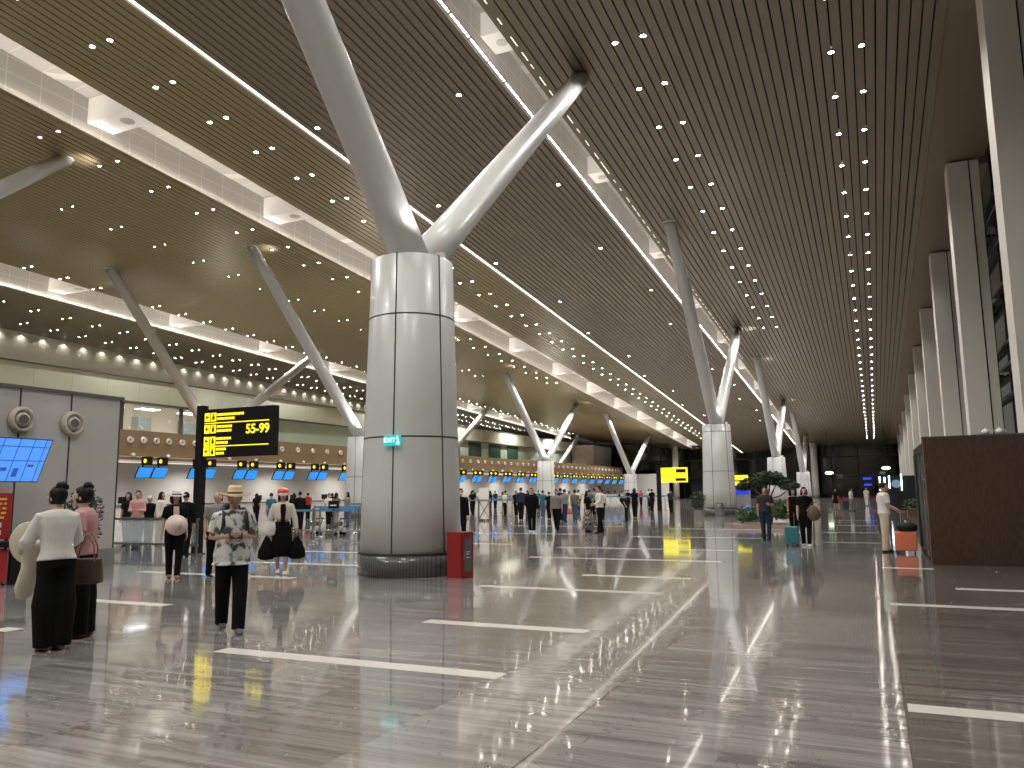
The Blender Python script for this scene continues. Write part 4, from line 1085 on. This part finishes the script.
# behind barrier
person(-21.2, 17.6, 1.66, -30, 'woman in dark top at the left end behind the glass barrier', top=BK, bottom=DN, hair='long', male=False, detail=2)
person(-22.6, 19.2, 1.62, 20, 'person in denim just left of the woman in pink shirt', top=NV, bottom=DN, detail=2)
person(-19.6, 16.6, 1.70, -15, 'woman in pink shirt and jeans behind the glass barrier', top=PK, sleeve='long', bottom=DN, hair='short', male=False, detail=2, la=fwd_hold, ra=fwd_hold, loose=1.2)
person(-21.2, 18.4, 1.54, 0, 'person in white cap and dark shirt behind the glass barrier', top=BK, bottom=DN, hat=('cap', WH), detail=2)
person(-20.68, 18.38, 1.66, 60, 'woman with long dark hair in cream top beside the sun-hatted woman', top=CRM, sleeve='long', bottom=GY, hair='long', male=False, detail=2)
person(-16.0, 15.0, 1.62, 170, 'person in black with a dark bag right behind the sun-hatted woman', top=BK, sleeve='long', bottom=BK, detail=2)
# check-in queue (centre left)
person(-23.0, 26.1, 1.60, 200, 'woman in teal shirt and jeans behind the red-helmeted woman', top=TL, bottom=DN, hair='short', male=False, detail=2)
person(-22.4, 27.2, 1.64, 190, 'man in dark shirt with a backpack beside the woman in teal', top=BK, sleeve='long', bottom=BK, detail=2)
person(-24.4, 29.2, 1.58, 180, 'dark-haired woman in black, first right of the man with backpack', top=BK, bottom=BK, hair='long', male=False, detail=1)
person(-22.7, 30.1, 1.58, 150, 'woman in olive top in the queue, left of the small notice sign', top=cloth('olive', (.14, .13, .08)), bottom=GY, hair='long', male=False, detail=1)
person(-24.8, 32.3, 1.55, 20, 'staff member in white shirt behind the small notice sign', top=WH, bottom=BK, detail=1)
person(-22.7, 31.0, 1.60, -60, 'woman with long hair and grey top right of the notice sign', top=GY, bottom=DN, hair='long', male=False, detail=1)
person(-21.9, 31.6, 1.55, -90, 'person in black near the nearest column at queue end', top=BK, sleeve='long', bottom=BK, hair='short', detail=1, la=fwd_hold)
m3 = person(-11.25, 20.95, 1.66, 10, 'masked person in black walking out from behind the nearest column', top=BK, sleeve='long', bottom=BK, hair='short', detail=2, stride=10, loose=1.15)
# queue right of the column
for i, (x, y, h, c, hr_, lab) in enumerate(((-24.67, 47.7, 1.66, BK, 'short', 'person in black just right of the masked walker'), (-25.0, 49.9, 1.72, PK, 'long', 'tall woman in pink behind the second belt line'), (-24.5, 49.0, 1.6, WH, 'short', 'man in white shirt by the blue belts'), (-23.4, 47.8, 1.6, BK, 'long', 'woman in black with long hair by the blue belts'),
        (-21.3, 45.6, 1.55, CRM, 'short', 'person in cream top at the left of the display panel'), (-20.7, 46.0, 1.58, BK, 'short', 'person in dark top touching the left of the display panel'))):
    person(x, y, h, 150 + i * 40, lab, top=c, bottom=BK, hair=hr_, male=hr_ == 'short', detail=1)
person(-17.53, 39.6, 1.74, 170, 'man in navy shirt standing right of the display panel', top=NV, sleeve='long', bottom=BK, detail=1)
person(-11.98, 28.07, 1.67, 0, 'man all in black with white shoes walking near the centre', top=BK, sleeve='long', bottom=BK, shoe=WH, detail=2, stride=6, loose=1.3, ra=((.25, 0, -1), (.1, -.9, -.4)))
person(-17.8, 43.4, 1.58, 180, 'person in teal shirt beyond the man in black', top=TL, bottom=DN, detail=1)
person(-16.52, 41.2, 1.5, 180, 'short person in dark clothes between teal shirt and grey shirt', top=BK, bottom=BK, detail=1)
person(-11.3, 28.96, 1.63, -10, 'man in grey shirt and black trousers in mid-stride near the centre', top=GY, sleeve='short', bottom=BK, detail=2, stride=16, loose=1.2)
person(-14.8, 38.5, 1.69, 180, 'tall person in black behind the grey-shirted man', top=BK, bottom=BK, detail=1)
m5 = person(-14.35, 37.9, 1.62, 150, 'person in pale top carrying an orange bag behind the grey-shirted man', top=GY, bottom=NV, detail=1)
person(-13.9, 38.2, 1.58, 175, 'person in olive green shirt and jeans seen from behind', top=cloth('olive', (.14, .13, .08)), bottom=DN, detail=1)
person(-9.87, 28.49, 1.52, 60, 'woman in dark top and checked long skirt near the white-shirted man', top=BK, bottom=M_PLAID, legs='skirt', skirt_hem=.1, skirt_w=.27, male=False, hair='bob', detail=2, la=fwd_hold)
person(-9.2, 27.93, 1.71, -70, 'man in white long-sleeved shirt and black trousers facing the checked skirt', top=WH, sleeve='long', bottom=BK, detail=2, la=((.1, -.3, -1), (.1, -.8, -.3)), stride=6)
for x, y, h, c, lab in ((-11.3, 38.5, 1.45, BK, 'bent dark figure right of the white-shirted man'), (-19.6, 66.8, 1.55, GY, 'far person in grey by the belts before the end counters'), (-19.16, 66.0, 1.55, BK, 'far person in black beside the grey one before the end counters'), (-20.5, 75, 1.5, RD, 'far person in red before the end counters'), (-14.55, 56.2, 1.6, BK, 'guard in black standing at the distant sign post'), (-12.3, 52.4, 1.55, NV, 'person in navy walking under the distant yellow sign'),
                        (-13.2, 40.5, 1.6, WH, 'person in white shirt amid the central crowd'), (-21.5, 60, 1.6, WH, 'far person in white shirt by the check-in queue'), (-26, 60, 1.6, BK, 'far person in black by the check-in queue'), (-27.5, 66, 1.6, TL, 'far person in teal by the check-in queue'), (-17.5, 52, 1.6, BK, 'far person in black behind the teal shirt')):
    person(x, y, h, 160 if 'bent' not in lab else -90, lab, top=c, bottom=BK, detail=1, lean=35 if 'bent' in lab else 0)
for x, y, h, c, hr_, mdl, lab in (
    (-31.0, 34.0, 1.6, BK, 'long', 0, 'woman with long hair in black at the counter left of the teal-shirted woman'),
    (-31.2, 36.6, 1.66, WH, 'short', 1, 'man in white at the counter below the second pair of monitors right of the signpost'),
    (-31.5, 39.0, 1.6, RD, 'short', 1, 'man in red shirt at the check-in desk behind the red-helmeted woman'),
    (-31.6, 41.5, 1.58, BK, 'bob', 0, 'woman with bobbed hair in black at the check-in desk left of the giant column'),
    (-31.4, 44.0, 1.62, NV, 'short', 1, 'man in navy at the check-in desk beside the giant column'),
    (-28.8, 55.5, 1.6, BK, 'bob', 0, 'woman with bobbed hair in black just behind the tall woman in pink'),
    (-27.6, 54.6, 1.7, WH, 'short', 1, 'tall man in white behind the blue belts right of the giant column'),
    (-29.8, 60.5, 1.6, RD, 'short', 1, 'far person in red at the desks right of the giant column'),
    (-26.0, 55.8, 1.62, GY, 'short', 1, 'man in grey behind the blue belts right of the giant column'),
    (-30.6, 63.5, 1.6, NV, 'short', 1, 'far person in navy at the desks right of the giant column'),
    (-24.6, 58.0, 1.64, BK, 'short', 1, 'man in black behind the white display panel'),
    (-16.0, 47.5, 1.66, GY, 'short', 1, 'man in grey far behind the checked-skirt woman'),
    (-12.4, 44.0, 1.64, BK, 'long', 0, 'long-haired woman in black far behind the white-shirted man'),
    (-18.4, 70.0, 1.6, WH, 'short', 1, 'far person in white near the end of the check-in desks'),
    (-14.6, 42.5, 1.6, TL, 'short', 1, 'person in teal deep in the central crowd')):
    person(x, y, h, 170 + (x * 37) % 40, lab, top=c, bottom=BK, hair=hr_, male=bool(mdl), detail=1)
# right side
person(-2.97, 24.7, 1.60, 5, 'man in dark T-shirt walking in front of the planter bed', top=cloth('charcoal', (.04, .04, .045)), sleeve='short', bottom=NV, detail=2, stride=7, la=((.2, 0, -1), (-.6, -1, .2)))
w5 = person(-1.72, 22.84, 1.57, 5, 'woman in black holding a brown bag and pulling a teal suitcase', skin=M_SKIN2, top=BK, sleeve='short', bottom=BK, hair='bob', shoe=WH, male=False, detail=2, stride=6, la=((.1, -.1, -1), (-.4, -1, -.25)), loose=1.3)
person(-2.42, 27.5, 1.52, 15, 'long-haired woman in dark top behind the teal suitcase', top=BK, sleeve=None, bottom=BK, hair='long', male=False, detail=2)
person(-2.45, 60, 1.45, 10, 'far woman in short black dress', top=BK, bottom=BK, legs='skirt', skirt_hem=.55, skirt_w=.24, male=False, hair='long', detail=1)
person(-1.35, 56, 1.5, 90, 'far person in white shirt and grey trousers, walking', top=WH, bottom=GY, detail=1, stride=8)
person(-.55, 72, 1.5, 20, 'far person in white standing before the right red bench', top=WH, bottom=WH, detail=1)
m6 = person(.2, 21.2, 1.66, 100, 'man in white T-shirt and khaki trousers gripping an orange suitcase handle', top=WH, sleeve='short', bottom=KH, wide=1.25, detail=2, loose=1.3, ra=((.05, -.35, -1), (.05, -.9, -.45)), la=((.05, -.35, -1), (.05, -.9, -.5)))

# ------------------------------------------------------------------ things held and luggage
def straw_hat(name, c, rot, m, r, label):
    t = empty(name, c, label, 'hat'); t.rotation_euler = rot
    a = MB(); a.lathe([(.09, .0), (r, -.01), (r + .005, -.003), (.10, .014), (.095, .07), (.07, .11), (.001, .115)], n=28, sy=1.1); a.build('crown_and_brim', m, t, True)
    a = MB(); a.lathe([(.096, .014), (.102, .016), (.10, .035), (.095, .035)], n=24, sy=1.1, closed=True); a.build('band', M_NOZ, t, True); return t
L = w1['L'][0]
hp = w1['xf'] @ Vector((.06, -.52, 1.06)) 
straw_hat('sun_hat', hp, (math.radians(80), 0, w1['rz'] + math.radians(-40)), M_CREAM, .21, 'wide cream sun hat held by the white-bloused woman')
t = empty('cream_jacket', w1['xf'] @ Vector((.08, -.42, .60)), 'long cream jacket draped over the arm of the white-bloused woman', 'jacket'); t.rotation_euler = (0, 0, w1['rz'])
a = MB(); a.loft([(0, .02, .46), (0, -.04, .40), (.0, -.06, .2), (.02, -.09, 0), (.02, -.11, -.1)], [(.07, .05), (.09, .05), (.08, .045), (.10, .04), (.07, .03)], 16, side=(1, 0, 0)); a.build('draped_cloth', M_CREAM, t, True)
# brown shoulder bag of the pink woman
bp = w2['xf'] @ Vector((.30, .0, 0)); 
t = empty('brown_handbag', (-7.80, 5.98, 0.62), 'brown leather handbag with looped handles hanging beside the woman in pink', 'bag', .55)
a = MB(); a.hexa([(-.17, -.07, 0), (.17, -.07, 0), (.17, .07, 0), (-.17, .07, 0), (-.15, -.04, .27), (.15, -.04, .27), (.15, .04, .27), (-.15, .04, .27)]); b = a.build('body', BR, t)
bv = b.modifiers.new('b', 'BEVEL'); bv.width = .02; bv.segments = 3
for y in (-.045, .045):
    a = MB(); a.loft([(-.1 , y, .24), (-.09, y, .40), (-.03, y, .52), (.03, y, .52), (.09, y, .40), (.1, y, .24)], [.009] * 6, 8); a.build('handle', mat('tan_strap', (.2, .13, .08), .5), t, True)
# phone
c = (m1['L'][0] + m1['R'][0]) / 2
t = empty('smartphone', c, 'dark smartphone held by the man in the straw hat', 'phone'); t.rotation_euler = (math.radians(-35), 0, m1['rz'])
a = MB(); a.box(-.075, .075, -.006, .006, -.036, .036); a.build('body', M_BLACK, t)
a = MB(); a.box(-.07, .07, .0065, .008, -.032, .032); a.build('screen', M_GLASSB, t)
# backpack straps and pack of the floral man
def backpack(pd, m, label, z=1.02, s=1.0):
    t = empty('backpack', pd['xf'] @ Vector((0, .155, 0)), label, 'backpack', pd['rz'])
    a = MB(); a.loft([(0, .08, z), (0, .10, z + .15), (0, .09, z + .32), (0, .06, z + .40)], [(.13 * s, .07), (.15 * s, .085), (.14 * s, .08), (.10 * s, .05)], 16, side=(1, 0, 0)); a.build('pack', m, t, True)
    for q in (-1, 1):
        a = MB(); a.loft([(q * .11, .02, 1.36), (q * .115, -.12, 1.40), (q * .12, -.275, 1.34), (q * .13, -.31, 1.2), (q * .15, -.25, 1.08), (q * .16, -.05, 1.04)], [(.022, .007)] * 6, 8, side=(1, 0, 0)); a.build('strap', m, t, True)
    return t
backpack(m1, mat('black_nylon', (.015, .015, .02), .6), 'black backpack worn by the man in the floral shirt')
# pale hat carried by the sun-hatted woman
straw_hat('sun_hat', w3['xf'] @ Vector((0, -.30, 1.0)), (math.radians(62), 0, w3['rz']), mat('pale_pink_felt', (.55, .45, .38), .8), .19, 'pale round hat carried in front of the black-jacketed woman')
t = empty('white_shoulder_bag', w4['xf'] @ Vector((-.23, -.12, .78)), 'small white shoulder bag of the red-helmeted woman', 'bag', w4['rz'])
a = MB(); a.loft([(0, 0, 0), (0, 0, .1), (0, 0, .22)], [(.09, .04), (.105, .05), (.09, .03)], 12, side=(1, 0, 0)); a.build('body', WH, t, True)
a = MB(); a.loft([(-.06, 0, .2), (-.02, .05, .42), (.05, .08, .6)], [.007] * 3, 6); a.build('strap', WH, t, True)
for sx, k, lab in ((-.34, 'R', 'black cloth bag in the right hand of the red-helmeted woman'), (.34, 'L', 'black cloth bag in the left hand of the red-helmeted woman')):
    q = w4[k][0]; t = empty('black_tote_bag', (q.x, q.y, q.z - .42), lab, 'bag', w4['rz'])
    a = MB(); a.loft([(0, 0, 0.0), (0, 0, .12), (0, 0, .3), (0, 0, .42)], [(.17, .07), (.16, .08), (.08, .05), (.02, .02)], 14, side=(1, 0, 0)); a.build('body', BK, t, True)
# masked person's pack carried on chest
t = empty('mask', m3['xf'] @ Vector((0, -.13, 1.5)), 'white face mask of the walker in black behind the column', 'mask', m3['rz']); a = MB(); a.ell((0, .02, 0), (.055, .03, .04), 10, 8); a.build('mask_cloth', WH, t, True)
def bagobj(pd, key, m, label, w=.2, hgt=.22, name='bag', cat='bag'):
    q = pd[key][0]; t = empty(name, (q.x, q.y, q.z - hgt - .12), label, cat, pd['rz'])
    a = MB(); a.loft([(0, 0, 0), (0, 0, hgt * .4), (0, 0, hgt)], [(w * .9, .07), (w, .09), (w * .7, .05)], 14, side=(1, 0, 0)); a.build('body', m, t, True)
    a = MB(); a.loft([(-w * .5, 0, hgt * .9), (0, 0, hgt + .13), (w * .5, 0, hgt * .9)], [.008] * 3, 6); a.build('handle', m, t, True); return t
bagobj(m5, 'R', mat('orange_leather', (.45, .16, .05), .5), 'orange handbag amid the central crowd')
q = w5['xf'] @ Vector((.2, -.29, .88)); t = empty('brown_shoulder_bag', q, 'bulky brown bag carried by the woman in black with the teal suitcase', 'bag', w5['rz'])
a = MB(); a.loft([(0, 0, -.14), (0, 0, -.06), (0, 0, .06), (0, 0, .15)], [(.13, .08), (.18, .11), (.15, .1), (.08, .05)], 16, side=(1, 0, 0)); a.build('body', mat('brown_canvas', (.10, .075, .045), .8), t, True)
a = MB(); a.loft([(-.15, 0, .1), (-.05, .05, .25), (.1, .1, .3)], [.012] * 3, 6); a.build('strap', mat('brown_canvas', (.14, .10, .06)), t, True)
def suitcase(loc, w, h, d, m, label, rz, hl=.4):
    t = empty('suitcase', loc, label, 'suitcase', rz)
    a = MB(); a.box(-w / 2, w / 2, -d / 2, d / 2, .06, h); o = a.build('shell', m, t); bv = o.modifiers.new('b', 'BEVEL'); bv.width = .035; bv.segments = 4
    a = MB()
    for k in range(-2, 3): a.box(k * w / 6 - .008, k * w / 6 + .008, -d / 2 - .006, d / 2 + .006, .12, h - .06)
    a.build('rib', m, o)
    for x in (-w / 2 + .05, w / 2 - .05):
        for y in (-d / 2 + .05, d / 2 - .05):
            a = MB(); a.lathe([(.03, -.012), (.03, .012)], n=12); a.build('wheel', M_BLACK, t, False, Matrix.Translation((x, y, .03)) @ Matrix.Rotation(PI / 2, 4, 'Y'))
    if hl:
        for x in (-.08, .08): a = MB(); a.bar((x, d / 4, h), (x, d / 4, h + hl), .016); a.build('handle_rod', M_STEEL, t)
        a = MB(); a.bar((-.1, d / 4, h + hl), (.1, d / 4, h + hl), .03); a.build('handle_grip', M_BLACK, t)
    return t
suitcase((-2.09, 22.8, 0), .36, .52, .22, mat('teal_shell', (.03, .17, .22), .35), 'teal suitcase standing beside the woman in black', .1, .38)
suitcase((.62, 20.95, 0), .46, .50, .28, mat('orange_shell', (.62, .17, .08), .35), 'orange suitcase at the khaki-trousered man', 0, .52)
t = empty('black_travel_bag', (.66, 20.87, .50), 'black travel bag sitting on top of the orange suitcase', 'bag'); a = MB(); a.loft([(-.15, 0, .11), (0, 0, .11), (.15, 0, .11)], [(.1, .10), (.11, .11), (.1, .10)], 14, side=(0, 1, 0)); a.build('body', M_BLACK, t, True)
a = MB(); a.loft([(-.1, 0, .22), (0, 0, .32), (.1, 0, .22)], [.01] * 3, 6); a.build('handle', M_BLACK, t, True)
suitcase((-1.75, 58, 0), .4, .7, .3, mat('dark_shell', (.02, .025, .03), .4), 'dark suitcase beside the far white-shirted walker', 0, .3)

# ------------------------------------------------------------------ world and view
w = bpy.data.worlds.new('night'); S.world = w; w.use_nodes = True
w.node_tree.nodes['Background'].inputs[0].default_value = (.02, .022, .03, 1); w.node_tree.nodes['Background'].inputs[1].default_value = .3
S.view_settings.view_transform = 'Standard'; S.view_settings.look = 'None'; S.view_settings.gamma = 1; S.view_settings.use_curve_mapping = False
S.view_settings.exposure = 0
S.cycles.max_bounces = 7; S.cycles.diffuse_bounces = 4; S.cycles.glossy_bounces = 4; S.cycles.transparent_max_bounces = 8
S.cycles.sample_clamp_indirect = 6; S.cycles.use_denoising = True; S.cycles.use_light_tree = True
S.cycles.caustics_reflective = False; S.cycles.caustics_refractive = False
